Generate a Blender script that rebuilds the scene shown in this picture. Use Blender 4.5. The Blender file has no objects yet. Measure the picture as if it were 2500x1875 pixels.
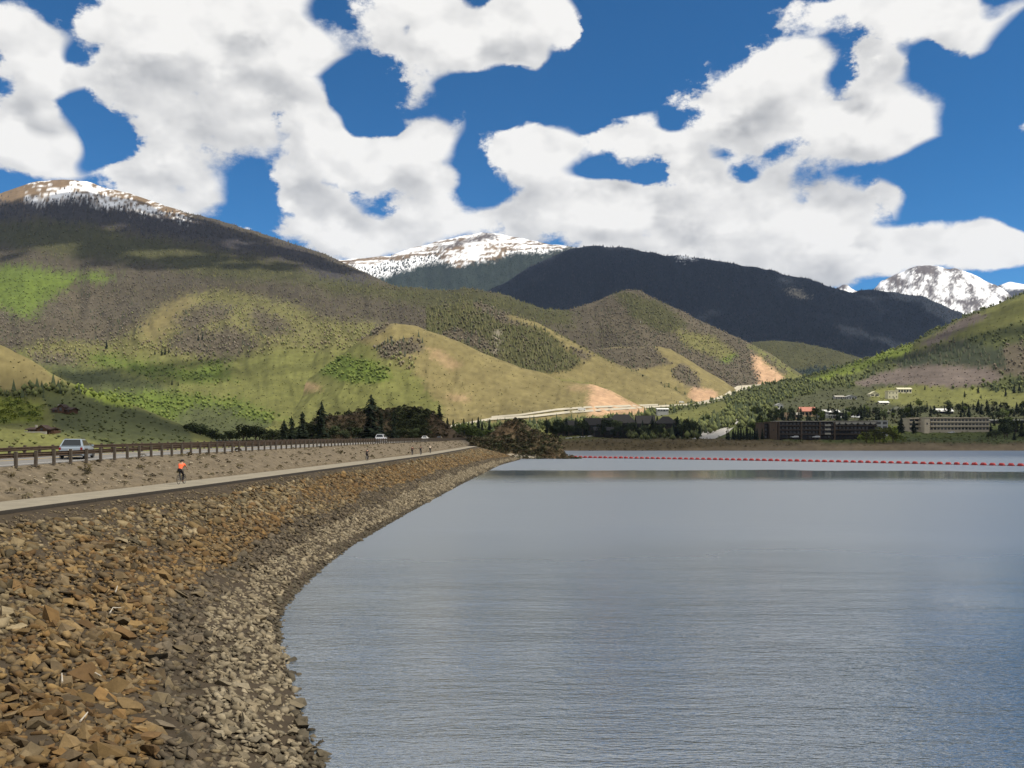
import bpy, bmesh, math, random
import numpy as np
from mathutils import Vector, Matrix

# ------------------------------------------------------------------ camera, sky, sun, exposure
SC = bpy.context.scene
COL = SC.collection
F, CX, HY, ZC = 2165.0, 1250.0, 1069.0, 8.0      # focal length in photo pixels, optical axis, horizon row, eye height
cam_d = bpy.data.cameras.new('camera'); cam = bpy.data.objects.new('camera', cam_d); COL.objects.link(cam)
cam.location = (0, 0, ZC); cam.rotation_euler = (math.radians(90), 0, 0)
cam_d.sensor_width = 36; cam_d.lens = 36 * F / 2500; cam_d.shift_y = (HY - 937.5) / 2500
cam_d.clip_start = 0.1; cam_d.clip_end = 60000
SC.camera = cam

SUN_EL, SUN_AZ = math.radians(55), math.radians(112)   # azimuth measured from +Y towards +X
sun_d = bpy.data.lights.new('sun', 'SUN'); sun = bpy.data.objects.new('sun', sun_d); COL.objects.link(sun)
sun_d.energy = 4.0; sun_d.angle = math.radians(1.3); sun_d.color = (1.0, 0.93, 0.80)
to_sun = Vector((math.sin(SUN_AZ) * math.cos(SUN_EL), math.cos(SUN_AZ) * math.cos(SUN_EL), math.sin(SUN_EL)))
sun.rotation_euler = (-to_sun).to_track_quat('-Z', 'Y').to_euler()

SC.view_settings.view_transform = 'Standard'; SC.view_settings.look = 'None'
SC.view_settings.exposure = 0.18; SC.view_settings.gamma = 1.0
SC.cycles.use_denoising = True
SC.cycles.max_bounces = 6; SC.cycles.diffuse_bounces = 2; SC.cycles.glossy_bounces = 3
SC.cycles.transmission_bounces = 3; SC.cycles.volume_bounces = 1
SC.cycles.caustics_reflective = False; SC.cycles.caustics_refractive = False

W = bpy.data.worlds.new('World'); SC.world = W; W.use_nodes = True


class NT:
    """small helper to write node trees as expressions"""
    def __init__(s, tree): s.t = tree; s.n = tree.nodes; s.l = tree.links
    def new(s, typ, **kw):
        n = s.n.new(typ)
        for k, v in kw.items(): setattr(n, k, v)
        return n
    def put(s, sock, v):
        if hasattr(v, 'links') or isinstance(v, bpy.types.NodeSocket): s.l.new(v, sock)
        else: sock.default_value = v
    def m(s, op, a, b=None, c=None, clamp=False):
        n = s.new('ShaderNodeMath', operation=op, use_clamp=clamp)
        s.put(n.inputs[0], a)
        if b is not None: s.put(n.inputs[1], b)
        if c is not None: s.put(n.inputs[2], c)
        return n.outputs[0]
    def v(s, op, a, b=None, out=0):
        n = s.new('ShaderNodeVectorMath', operation=op)
        s.put(n.inputs[0], a)
        if b is not None: s.put(n.inputs[1], b)
        return n.outputs[out]
    def mr(s, val, a, b, c=0.0, d=1.0, typ='SMOOTHSTEP'):
        n = s.new('ShaderNodeMapRange', interpolation_type=typ)
        s.put(n.inputs[0], val); s.put(n.inputs[1], a); s.put(n.inputs[2], b); s.put(n.inputs[3], c); s.put(n.inputs[4], d)
        return n.outputs[0]
    def mix(s, fac, a, b, blend='MIX'):
        n = s.new('ShaderNodeMix', data_type='RGBA', blend_type=blend)
        s.put(n.inputs[0], fac); s.put(n.inputs[6], a); s.put(n.inputs[7], b)
        return n.outputs[2]
    def noise(s, vec, scale, detail=4, rough=0.55, lac=2.0):
        n = s.new('ShaderNodeTexNoise'); s.put(n.inputs['Vector'], vec)
        n.inputs['Scale'].default_value = scale; n.inputs['Detail'].default_value = detail
        n.inputs['Roughness'].default_value = rough; n.inputs['Lacunarity'].default_value = lac
        return n.outputs[0]


# cumulus placed by azimuth and elevation: (x, y, rx, ry) on a 4424 x 1239 sheet of the northern sky
CLOUDS = [(60,225,245,130),(200,370,250,100),(90,560,230,115),(150,700,320,100),(640,190,330,190),(540,370,330,100),(860,80,230,100),
 (900,340,330,150),(1250,220,260,140),(1200,60,180,110),(1720,70,330,100),(2000,220,330,110),(1830,350,140,55),(2250,90,230,150),
 (2250,280,100,70),(950,600,360,100),(1250,460,190,90),(1500,650,330,105),(1750,640,240,125),(1650,780,200,70),(700,830,300,115),
 (520,780,150,70),(1300,880,150,80),(1400,960,180,80),(1180,990,120,55),(1550,1070,420,85),(1900,920,300,110),(1690,440,62,40),
 (1975,475,72,40),(2322,690,225,110),(2500,930,620,105),(2772,620,220,80),(2962,690,120,80),(3362,350,270,150),
 (3262,520,280,160),(3612,560,430,150),(3812,600,260,105),(3770,300,130,150),(3082,210,62,55),(3072,320,72,45),(2922,100,48,38),
 (3082,90,52,32),(3762,15,500,75),(4060,100,400,80),(4212,160,150,65),(2442,165,48,32),(4392,590,90,70),(3062,860,450,110),
 (3112,960,390,90),(3212,770,150,60),(3540,850,135,60),(3212,1050,700,75),(3662,960,180,85),(3872,870,55,38),(4012,930,42,50),
 (4062,1070,340,70),(3712,1140,600,95),(4312,1100,300,85),(2900,1110,900,85)]
HOLES = [(1560,430,170,95),(2010,440,230,50),(500,600,100,85),(1080,745,230,38),(1075,880,55,85),(4060,850,230,120),(3000,150,220,120),(1790,180,60,40),(340,485,80,42),(3330,1165,50,16)]


def cloud_group(fine):
    g = bpy.data.node_groups.new('cloud_density', 'ShaderNodeTree')
    g.interface.new_socket('Direction', in_out='INPUT', socket_type='NodeSocketVector')
    g.interface.new_socket('Density', in_out='OUTPUT', socket_type='NodeSocketFloat')
    T = NT(g)
    gi = T.new('NodeGroupInput'); go = T.new('NodeGroupOutput')
    d = T.v('NORMALIZE', gi.outputs[0])
    sp = T.new('ShaderNodeSeparateXYZ'); T.put(sp.inputs[0], d)
    az = T.m('ARCTAN2', sp.outputs[0], sp.outputs[1]); el = T.m('ARCSINE', sp.outputs[2])
    # billows: three octaves groups of noise on the stretched direction
    sv = T.v('MULTIPLY', d, (1.0, 1.0, 1.55))
    n1 = T.noise(sv, 9.0, 8 if fine else 4, 0.66)
    n0 = T.noise(sv, 2.6, 1, 0.5)
    rg = T.new('ShaderNodeTexNoise', noise_type='RIDGED_MULTIFRACTAL', normalize=True); T.put(rg.inputs['Vector'], sv)
    rg.inputs['Scale'].default_value = 13.0; rg.inputs['Detail'].default_value = 3.0 if fine else 2.0; rg.inputs['Roughness'].default_value = 0.55
    az2 = T.m('ADD', az, T.m('MULTIPLY', T.m('SUBTRACT', n1, 0.5), 0.10))
    el = T.m('ADD', el, T.m('MULTIPLY', T.m('SUBTRACT', rg.outputs[0], 0.22), 0.04))
    # the layout is looked up from curves over azimuth, three elevation bands to a curve node
    NB = 21; E0, E1 = -0.02, 0.50; A0 = 0.62
    aa = np.linspace(-A0, A0, 81); bands = np.linspace(E0, E1, NB)
    G1, G2 = np.meshgrid(aa, bands)
    def length(b):
        x, y, rx, ry = [q / 1.7696 for q in b]
        a = math.atan((x - CX) / F); e = math.atan((HY - y) / F * math.cos(a))
        return np.hypot((G1 - a) / (rx / F * math.cos(a) ** 2), (G2 - e) / (ry / F * math.cos(a)))
    fld = np.full(G1.shape, 9.0)
    for b in CLOUDS:
        L = length(b); h = np.maximum(0.25 - np.abs(fld - L), 0) / 0.25; fld = np.minimum(fld, L) - h * h * 0.25 * 0.25
    fld = np.maximum(1 - fld, -1.2)
    for b in HOLES: fld -= np.maximum(1.25 - length(b), 0) * 0.62
    fld = np.clip((fld + 1.2) / 2.4, 0, 1)
    tt = T.m('MULTIPLY', T.m('SUBTRACT', el, E0), (NB - 1) / (E1 - E0))
    cb = T.new('ShaderNodeCombineXYZ')
    for k in range(3): T.put(cb.inputs[k], T.m('MINIMUM', T.m('MAXIMUM', tt, 0.0), NB - 1.0))
    xx = T.m('ADD', T.m('MULTIPLY', az2, 0.5 / A0), 0.5, clamp=True)
    cx = T.new('ShaderNodeCombineColor')
    for k in range(3): T.put(cx.inputs[k], xx)
    f = None
    for k in range(0, NB, 3):
        rc = T.new('ShaderNodeRGBCurve'); T.put(rc.inputs['Color'], cx.outputs[0]); mp = rc.mapping; mp.use_clip = False
        for c in range(3):
            cv = mp.curves[c]; xs = (aa / A0 + 1) / 2
            cv.points[0].location = (0, fld[k + c, 0]); cv.points[1].location = (1, fld[k + c, -1])
            for q in range(1, 80): cv.points.new(float(xs[q]), float(fld[k + c, q]))
            for pt in cv.points: pt.handle_type = 'VECTOR'
        mp.update()
        hat = T.v('MAXIMUM', T.v('SUBTRACT', (1, 1, 1), T.v('ABSOLUTE', T.v('SUBTRACT', cb.outputs[0], (k, k + 1, k + 2)))), (0, 0, 0))
        dv = T.v('DOT_PRODUCT', rc.outputs[0], hat, out=1)
        f = dv if f is None else T.m('ADD', f, dv)
    f = T.m('SUBTRACT', T.m('MULTIPLY', f, 2.4), 1.2 - CLOUD_BIAS)
    # the rest of the dome carries the same broken cumulus
    out = T.m('MULTIPLY', T.m('SUBTRACT', n0, 0.44), 4.2)
    w1 = T.mr(T.m('ABSOLUTE', az), 0.53, 0.68); w2 = T.mr(el, 0.47, 0.60)
    w = T.m('MAXIMUM', w1, w2)
    f = T.m('ADD', T.m('MULTIPLY', f, T.m('SUBTRACT', 1.0, w)), T.m('MULTIPLY', out, w))
    f = T.m('ADD', f, T.m('MULTIPLY', T.m('SUBTRACT', n1, 0.5), 1.7))
    f = T.m('ADD', f, T.m('MULTIPLY', T.m('SUBTRACT', 0.5, rg.outputs[0]), BILLOW))
    g.links.new(f, go.inputs[0])
    return g


def build_world():
    t = W.node_tree; t.nodes.clear(); T = NT(t)
    sky = T.new('ShaderNodeTexSky', sky_type='NISHITA', sun_disc=False)
    sky.sun_elevation = SUN_EL; sky.sun_rotation = SUN_AZ
    sky.altitude = 2750; sky.air_density = 0.75; sky.dust_density = 0.15; sky.ozone_density = 3.0
    tc = T.new('ShaderNodeTexCoord'); d = tc.outputs['Generated']
    hs = T.new('ShaderNodeHueSaturation'); T.put(hs.inputs['Color'], sky.outputs[0])
    hs.inputs['Saturation'].default_value = SKY_SAT; hs.inputs['Value'].default_value = SKY_VAL
    deep = T.mix(1.0, hs.outputs[0], (0.48, 1.0, 1.04, 1), 'MULTIPLY')
    ga, gb = cloud_group(True), cloud_group(False)
    def dens(v, g):
        n = T.new('ShaderNodeGroup'); n.node_tree = g; T.put(n.inputs[0], v); return n.outputs[0]
    e0 = dens(d, ga); e1 = dens(T.v('ADD', d, (0.018, 0.0, 0.050)), gb)
    a = T.m('MULTIPLY', T.mr(e0, -0.07, 0.19), 0.985)
    shade = T.mr(T.m('SUBTRACT', e1, e0), -0.55, 0.40)         # more cloud above this point: an underside
    core = T.mr(e0, 0.05, 0.9)
    sh = T.m('MULTIPLY', shade, T.m('ADD', 0.40, T.m('MULTIPLY', core, 0.60)))
    # billows: each small heap is lit from above and to the side
    sv = T.v('MULTIPLY', d, (1.0, 1.0, 1.4)); b1 = T.noise(sv, 17.0, 3, 0.5); b2 = T.noise(T.v('ADD', sv, (0.008, 0.0, 0.022)), 17.0, 3, 0.5)
    sh = T.m('ADD', sh, T.m('MULTIPLY', T.m('SUBTRACT', b2, b1), 1.5))
    sh = T.m('MINIMUM', T.m('MAXIMUM', sh, 0.0), 1.0)
    cc = T.mix(sh, (8.6, 8.45, 8.15, 1), (4.1, 4.15, 4.25, 1))
    out = T.mix(a, deep, cc)
    bg = T.new('ShaderNodeBackground'); T.put(bg.inputs[0], out); bg.inputs[1].default_value = 0.1
    wo = T.new('ShaderNodeOutputWorld'); t.links.new(bg.outputs[0], wo.inputs[0])


SKY_SAT, SKY_VAL, HAZE, CLOUD_BIAS, BILLOW = 1.22, 1.15, 1.3e-5, -0.37, 0.9
build_world()
W.cycles.sampling_method = 'NONE'

# ------------------------------------------------------------------ helpers
def tag(o, label=None, cat=None, group=None, kind=None):
    if label: o['label'] = label
    if cat: o['category'] = cat
    if group: o['group'] = group
    if kind: o['kind'] = kind
    return o


def link(o, parent=None):
    COL.objects.link(o)
    if parent is not None: o.parent = parent
    return o


def empty(name, loc=(0, 0, 0), rz=0.0):
    o = bpy.data.objects.new(name, None); o.location = loc; o.rotation_euler = (0, 0, rz); o.empty_display_size = 0.3
    return link(o)


def copy_tree(o, parent=None):
    c = o.copy(); COL.objects.link(c)
    if parent is not None: c.parent = parent
    for ch in [k for k in o.children]: copy_tree(ch, c)
    return c


def np_mesh(name, verts, faces_flat, loop_totals, cols=None, smooth=False):
    me = bpy.data.meshes.new(name)
    verts = np.asarray(verts, np.float32); nv = len(verts)
    lt = np.asarray(loop_totals, np.int32); ls = np.concatenate([[0], np.cumsum(lt)[:-1]]).astype(np.int32)
    me.vertices.add(nv); me.vertices.foreach_set('co', verts.ravel())
    me.loops.add(len(faces_flat)); me.loops.foreach_set('vertex_index', np.asarray(faces_flat, np.int32))
    me.polygons.add(len(lt)); me.polygons.foreach_set('loop_start', ls); me.polygons.foreach_set('loop_total', lt)
    if smooth: me.polygons.foreach_set('use_smooth', np.ones(len(lt), bool))
    if cols is not None:
        c = np.ones((nv, 4), np.float32); c[:, :3] = cols
        at = me.attributes.new('Col', 'FLOAT_COLOR', 'POINT'); at.data.foreach_set('color', c.ravel())
    me.update(calc_edges=True); me.validate()
    return me


def _hash(ix, iy, seed):
    h = (ix.astype(np.int64) * 374761393 + iy.astype(np.int64) * 668265263 + seed * 974711) & 0xFFFFFFFF
    h = ((h ^ (h >> 13)) * 1274126177) & 0xFFFFFFFF
    h = ((h ^ (h >> 16)) * 2246822519) & 0xFFFFFFFF
    return ((h ^ (h >> 15)) & 0xFFFFFF) / float(0xFFFFFF)


def vnoise(x, y, seed=0):
    x = np.asarray(x, float); y = np.asarray(y, float)
    ix = np.floor(x).astype(np.int64); iy = np.floor(y).astype(np.int64)
    fx = x - ix; fy = y - iy
    fx = fx * fx * fx * (fx * (fx * 6 - 15) + 10); fy = fy * fy * fy * (fy * (fy * 6 - 15) + 10)
    a = _hash(ix, iy, seed); b = _hash(ix + 1, iy, seed); c = _hash(ix, iy + 1, seed); d = _hash(ix + 1, iy + 1, seed)
    return (a * (1 - fx) + b * fx) * (1 - fy) + (c * (1 - fx) + d * fx) * fy


def fbm(x, y, octv=4, seed=0, rough=0.5):
    s = 0; a = 1; t = 0
    for k in range(octv):
        s = s + a * (vnoise(np.asarray(x) * 2 ** k + 17.3 * k, np.asarray(y) * 2 ** k - 9.1 * k, seed + k) - 0.5) * 2
        t += a; a *= rough
    return s / t


def in_poly(px, py, poly):
    r = np.zeros(px.shape, bool); n = len(poly); j = n - 1
    for i in range(n):
        xi, yi = poly[i]; xj, yj = poly[j]
        if yi != yj:
            r ^= ((yi > py) != (yj > py)) & (px < (xj - xi) * (py - yi) / (yj - yi) + xi)
        j = i
    return r


# ------------------------------------------------------------------ materials
MATS = {}


def mat(name, col=(0.5, 0.5, 0.5), rough=0.7, var=0.15, scale=3.0, bump=0.0, bscale=20.0, metal=0.0, attr=None, spec=0.3, coat=0.0, obj=True):
    """principled material with procedural colour variation; attr='Col' reads the mesh's own colours, attr='OBJ' the object colour"""
    if name in MATS: return MATS[name]
    m = bpy.data.materials.new(name); m.use_nodes = True; T = NT(m.node_tree)
    b = m.node_tree.nodes['Principled BSDF']
    if attr == 'Col':
        n = T.new('ShaderNodeAttribute', attribute_name='Col'); base = n.outputs['Color']
    elif attr == 'OBJ':
        n = T.new('ShaderNodeObjectInfo'); base = n.outputs['Color']
    else:
        n = T.new('ShaderNodeRGB'); n.outputs[0].default_value = (*col, 1); base = n.outputs[0]
    g = T.new('ShaderNodeNewGeometry'); tc = T.new('ShaderNodeTexCoord')
    vec = tc.outputs['Object'] if obj else g.outputs['Position']
    nz = T.noise(vec, scale, 5, 0.6)
    fac = T.mr(nz, 0.25, 0.75, 1 - var, 1 + var, 'LINEAR')
    colr = T.v('SCALE', base, None)
    colr.node.inputs['Scale'].default_value = 1.0; T.l.new(fac, colr.node.inputs['Scale'])
    T.l.new(colr, b.inputs['Base Color'])
    b.inputs['Roughness'].default_value = rough; b.inputs['Metallic'].default_value = metal
    b.inputs['Specular IOR Level'].default_value = spec; b.inputs['Coat Weight'].default_value = coat
    if bump:
        bn = T.noise(vec, bscale, 6, 0.65)
        bp = T.new('ShaderNodeBump'); bp.inputs['Strength'].default_value = bump; bp.inputs['Distance'].default_value = 0.05
        T.l.new(bn, bp.inputs['Height']); T.l.new(bp.outputs[0], b.inputs['Normal'])
    MATS[name] = m
    return m


class MB:
    """collects shapes into ONE mesh object"""
    def __init__(s): s.v = []; s.f = []
    def add(s, vs, fs):
        o = len(s.v); s.v += [tuple(p) for p in vs]; s.f += [tuple(i + o for i in f) for f in fs]; return s
    def box(s, c, d, rz=0.0, taper=1.0):
        x, y, z = [q / 2 for q in d]; ca, sa = math.cos(rz), math.sin(rz); vs = []
        for (sx, sy, sz) in ((-1,-1,-1),(1,-1,-1),(1,1,-1),(-1,1,-1),(-1,-1,1),(1,-1,1),(1,1,1),(-1,1,1)):
            k = taper if sz > 0 else 1
            px, py = sx * x * k, sy * y * k
            vs.append((c[0] + px * ca - py * sa, c[1] + px * sa + py * ca, c[2] + sz * z))
        return s.add(vs, [(0,3,2,1),(4,5,6,7),(0,1,5,4),(1,2,6,5),(2,3,7,6),(3,0,4,7)])
    def bbox(s, a, b): return s.box([(a[i] + b[i]) / 2 for i in range(3)], [b[i] - a[i] for i in range(3)])
    def prism(s, poly, axis, a, b):
        n = len(poly)
        def P(p, t):
            return {'x': (t, p[0], p[1]), 'y': (p[0], t, p[1]), 'z': (p[0], p[1], t)}[axis]
        vs = [P(p, a) for p in poly] + [P(p, b) for p in poly]
        return s.add(vs, [tuple(range(n))[::-1], tuple(range(n, 2 * n))] + [(i, (i + 1) % n, n + (i + 1) % n, n + i) for i in range(n)])
    def tube(s, p, q, r0, r1=None, n=8, caps=True):
        r1 = r0 if r1 is None else r1; p = Vector(p); q = Vector(q); d = (q - p)
        if d.length < 1e-9: return s
        d.normalize(); u = d.orthogonal().normalized(); w = d.cross(u); vs = []
        for c, r in ((p, r0), (q, r1)):
            for i in range(n):
                a = 2 * math.pi * i / n; vs.append(c + (u * math.cos(a) + w * math.sin(a)) * r)
        fs = [(i, (i + 1) % n, n + (i + 1) % n, n + i) for i in range(n)]
        if caps: fs += [tuple(range(n))[::-1], tuple(range(n, 2 * n))]
        return s.add(vs, fs)
    def path(s, pts, r, n=6):
        for a, b in zip(pts[:-1], pts[1:]): s.tube(a, b, r, r, n)
        return s
    def ring(s, c, axis, R, r, n=20, k=6):
        c = Vector(c); d = Vector(axis).normalized(); u = d.orthogonal().normalized(); w = d.cross(u); vs = []; fs = []
        for i in range(n):
            a = 2 * math.pi * i / n; e = u * math.cos(a) + w * math.sin(a)
            for j in range(k):
                b = 2 * math.pi * j / k; vs.append(c + e * (R + r * math.cos(b)) + d * (r * math.sin(b)))
        for i in range(n):
            for j in range(k):
                fs.append((i * k + j, ((i + 1) % n) * k + j, ((i + 1) % n) * k + (j + 1) % k, i * k + (j + 1) % k))
        return s.add(vs, fs)
    def ell(s, c, r, nu=12, nv=8):
        vs = [(c[0], c[1], c[2] - r[2])]; fs = []
        for j in range(1, nv):
            t = math.pi * j / nv - math.pi / 2
            for i in range(nu):
                a = 2 * math.pi * i / nu
                vs.append((c[0] + r[0] * math.cos(t) * math.cos(a), c[1] + r[1] * math.cos(t) * math.sin(a), c[2] + r[2] * math.sin(t)))
        vs.append((c[0], c[1], c[2] + r[2])); top = len(vs) - 1
        for i in range(nu):
            fs.append((0, 1 + (i + 1) % nu, 1 + i)); fs.append((top, 1 + (nv - 2) * nu + i, 1 + (nv - 2) * nu + (i + 1) % nu))
        for j in range(nv - 2):
            for i in range(nu):
                a = 1 + j * nu; fs.append((a + i, a + (i + 1) % nu, a + nu + (i + 1) % nu, a + nu + i))
        return s.add(vs, fs)
    def loft(s, rings, caps=True):
        n = len(rings[0]); vs = [p for r in rings for p in r]; fs = []
        for k in range(len(rings) - 1):
            for i in range(n): fs.append((k * n + i, k * n + (i + 1) % n, (k + 1) * n + (i + 1) % n, (k + 1) * n + i))
        if caps: fs += [tuple(range(n))[::-1], tuple(range((len(rings) - 1) * n, len(rings) * n))]
        return s.add(vs, fs)
    def mesh(s, name, m=None, smooth=False, bevel=0.0):
        me = bpy.data.meshes.new(name); me.from_pydata(s.v, [], s.f)
        bm = bmesh.new(); bm.from_mesh(me)
        if bevel:
            bmesh.ops.bevel(bm, geom=[e for e in bm.edges if e.calc_face_angle(0) > 0.5], offset=bevel, segments=2, affect='EDGES', clamp_overlap=True)
        bmesh.ops.recalc_face_normals(bm, faces=bm.faces); bm.to_mesh(me); bm.free()
        if smooth: me.shade_smooth() if hasattr(me, 'shade_smooth') else None
        if m: me.materials.append(m)
        return me
    def build(s, name, m, parent=None, smooth=False, bevel=0.0):
        return link(bpy.data.objects.new(name, s.mesh(name, m, smooth, bevel)), parent)


def P(px, py, d): return Vector(((px - CX) / F * d, d, ZC + (HY - py) / F * d))


# ------------------------------------------------------------------ scattered vegetation and stones (baked into one mesh, each copy with its own colour)
rnd = random.Random(7)


def proto_cone(n=5):
    vs = [(math.cos(2 * math.pi * i / n) * 0.19, math.sin(2 * math.pi * i / n) * 0.19, 0.0) for i in range(n)] + [(0, 0, 1)]
    return np.array(vs), [(i, (i + 1) % n, n) for i in range(n)]


def proto_blob():
    vs = [(0, 0, 1), (0, 0, 0.05)]
    for i in range(4):
        a = 2 * math.pi * i / 4; vs.append((0.36 * math.cos(a), 0.36 * math.sin(a), 0.5 + 0.12 * (i % 2)))
    fs = []
    for i in range(4):
        fs.append((0, 2 + i, 2 + (i + 1) % 4)); fs.append((1, 2 + (i + 1) % 4, 2 + i))
    return np.array(vs), fs


def proto_clump(n, rx, seed, h0=0.15, flat=1.0):
    r = random.Random(seed); vs = []; fs = []
    for k in range(n):
        th = r.uniform(0, 2 * math.pi); u = r.uniform(-0.6, 1); rr = (r.uniform(0.35, 1.0)) ** 0.6
        lob = 1 + 0.25 * math.sin(3 * th + seed)
        c = Vector((math.cos(th) * math.sqrt(1 - u * u) * rr * rx * lob, math.sin(th) * math.sqrt(1 - u * u) * rr * rx * lob, h0 + (1 - h0) * (0.42 + 0.5 * u * rr) * flat))
        s = r.uniform(0.09, 0.17); a = Vector((r.gauss(0, 1), r.gauss(0, 1), r.gauss(0, 0.7))).normalized(); b = a.orthogonal().normalized()
        o = len(vs); q = r.uniform(0.6, 1.2)
        vs += [c - a * s, c + b * s * q, c + a * s, c - b * s * q]; fs.append((o, o + 1, o + 2)); fs.append((o, o + 2, o + 3))
    return np.array([tuple(p) for p in vs]), fs


def proto_fir(seed, nb=46):
    r = random.Random(seed); vs = []; fs = []
    for k in range(nb):
        t = (k + r.random()) / nb; z = 0.06 + 0.92 * t; L = 0.21 * (1 - t) ** 0.85 * r.uniform(0.65, 1.15) + 0.012; a = r.uniform(0, 6.283)
        d = Vector((math.cos(a), math.sin(a), 0)); s = Vector((-d.y, d.x, 0)); w = L * 0.55
        o = len(vs); c = Vector((0, 0, z))
        vs += [c + Vector((0, 0, 0.035)), c + d * L * 0.6 + s * w - Vector((0, 0, L * 0.12)), c + d * L - Vector((0, 0, L * 0.42)), c + d * L * 0.6 - s * w - Vector((0, 0, L * 0.12))]
        fs += [(o, o + 1, o + 2), (o, o + 2, o + 3)]
    return np.array([tuple(p) for p in vs]), fs


def proto_stone(seed, npt=10):
    r = random.Random(seed); bm = bmesh.new()
    for k in range(npt):
        p = Vector((r.gauss(0, 1), r.gauss(0, 1), r.gauss(0, 1))).normalized() * r.uniform(0.8, 1.1)
        bm.verts.new((p.x * 0.5 * r.uniform(0.9, 1.1), p.y * 0.38, p.z * 0.26))
    bmesh.ops.convex_hull(bm, input=bm.verts)
    for v in [v for v in bm.verts if not v.link_faces]: bm.verts.remove(v)
    bm.verts.index_update(); vs = [tuple(v.co) for v in bm.verts]; fs = [tuple(v.index for v in f.verts) for f in bm.faces]; bm.free()
    return np.array(vs), fs


PROTO = {'cone': [proto_cone()], 'blob': [proto_blob()], 'clump': [proto_clump(34, 0.5, k) for k in range(4)],
         'fir': [proto_fir(k) for k in range(3)], 'stone': [proto_stone(k) for k in range(14)]}


def bake(name, items, m):
    """items: list of (kind, pos Nx3, scale Nx3, rot Nx3x3 or angle N, colour Nx3); returns one mesh object"""
    V = []; Fl = []; LT = []; Cc = []; off = 0
    for kind, pos, scl, rot, col in items:
        pr = PROTO[kind]; pos = np.asarray(pos, float)
        if len(pos) == 0: continue
        which = np.arange(len(pos)) % len(pr)
        for k, (pv, pf) in enumerate(pr):
            sel = which == k; n = int(sel.sum())
            if n == 0: continue
            L = pv[None] * np.asarray(scl)[sel][:, None, :]
            R = np.asarray(rot)[sel]
            if R.ndim == 1:
                c, s = np.cos(R)[:, None], np.sin(R)[:, None]
                L = np.stack([L[..., 0] * c - L[..., 1] * s, L[..., 0] * s + L[..., 1] * c, L[..., 2]], -1)
            else:
                L = np.einsum('nij,nkj->nki', R, L)
            L = L + pos[sel][:, None, :]
            nv = len(pv); fa = np.array(pf, np.int64)
            idx = fa[None] + (np.arange(n) * nv)[:, None, None] + off
            V.append(L.reshape(-1, 3)); Fl.append(idx.ravel()); LT.append(np.full(n * len(fa), fa.shape[1]))
            Cc.append(np.repeat(np.asarray(col)[sel], nv, 0)); off += n * nv
    me = np_mesh(name, np.concatenate(V), np.concatenate(Fl), np.concatenate(LT), np.concatenate(Cc))
    me.materials.append(m)
    return link(bpy.data.objects.new(name, me))

# ------------------------------------------------------------------ terrain
M_LAND = mat('hillside', attr='Col', rough=0.95, var=0.22, scale=0.035, bump=0.5, bscale=0.3, obj=False, spec=0.1)
M_VEG = mat('hill_vegetation', attr='Col', rough=0.9, var=0.2, scale=0.6, obj=False, spec=0.1)
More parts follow.
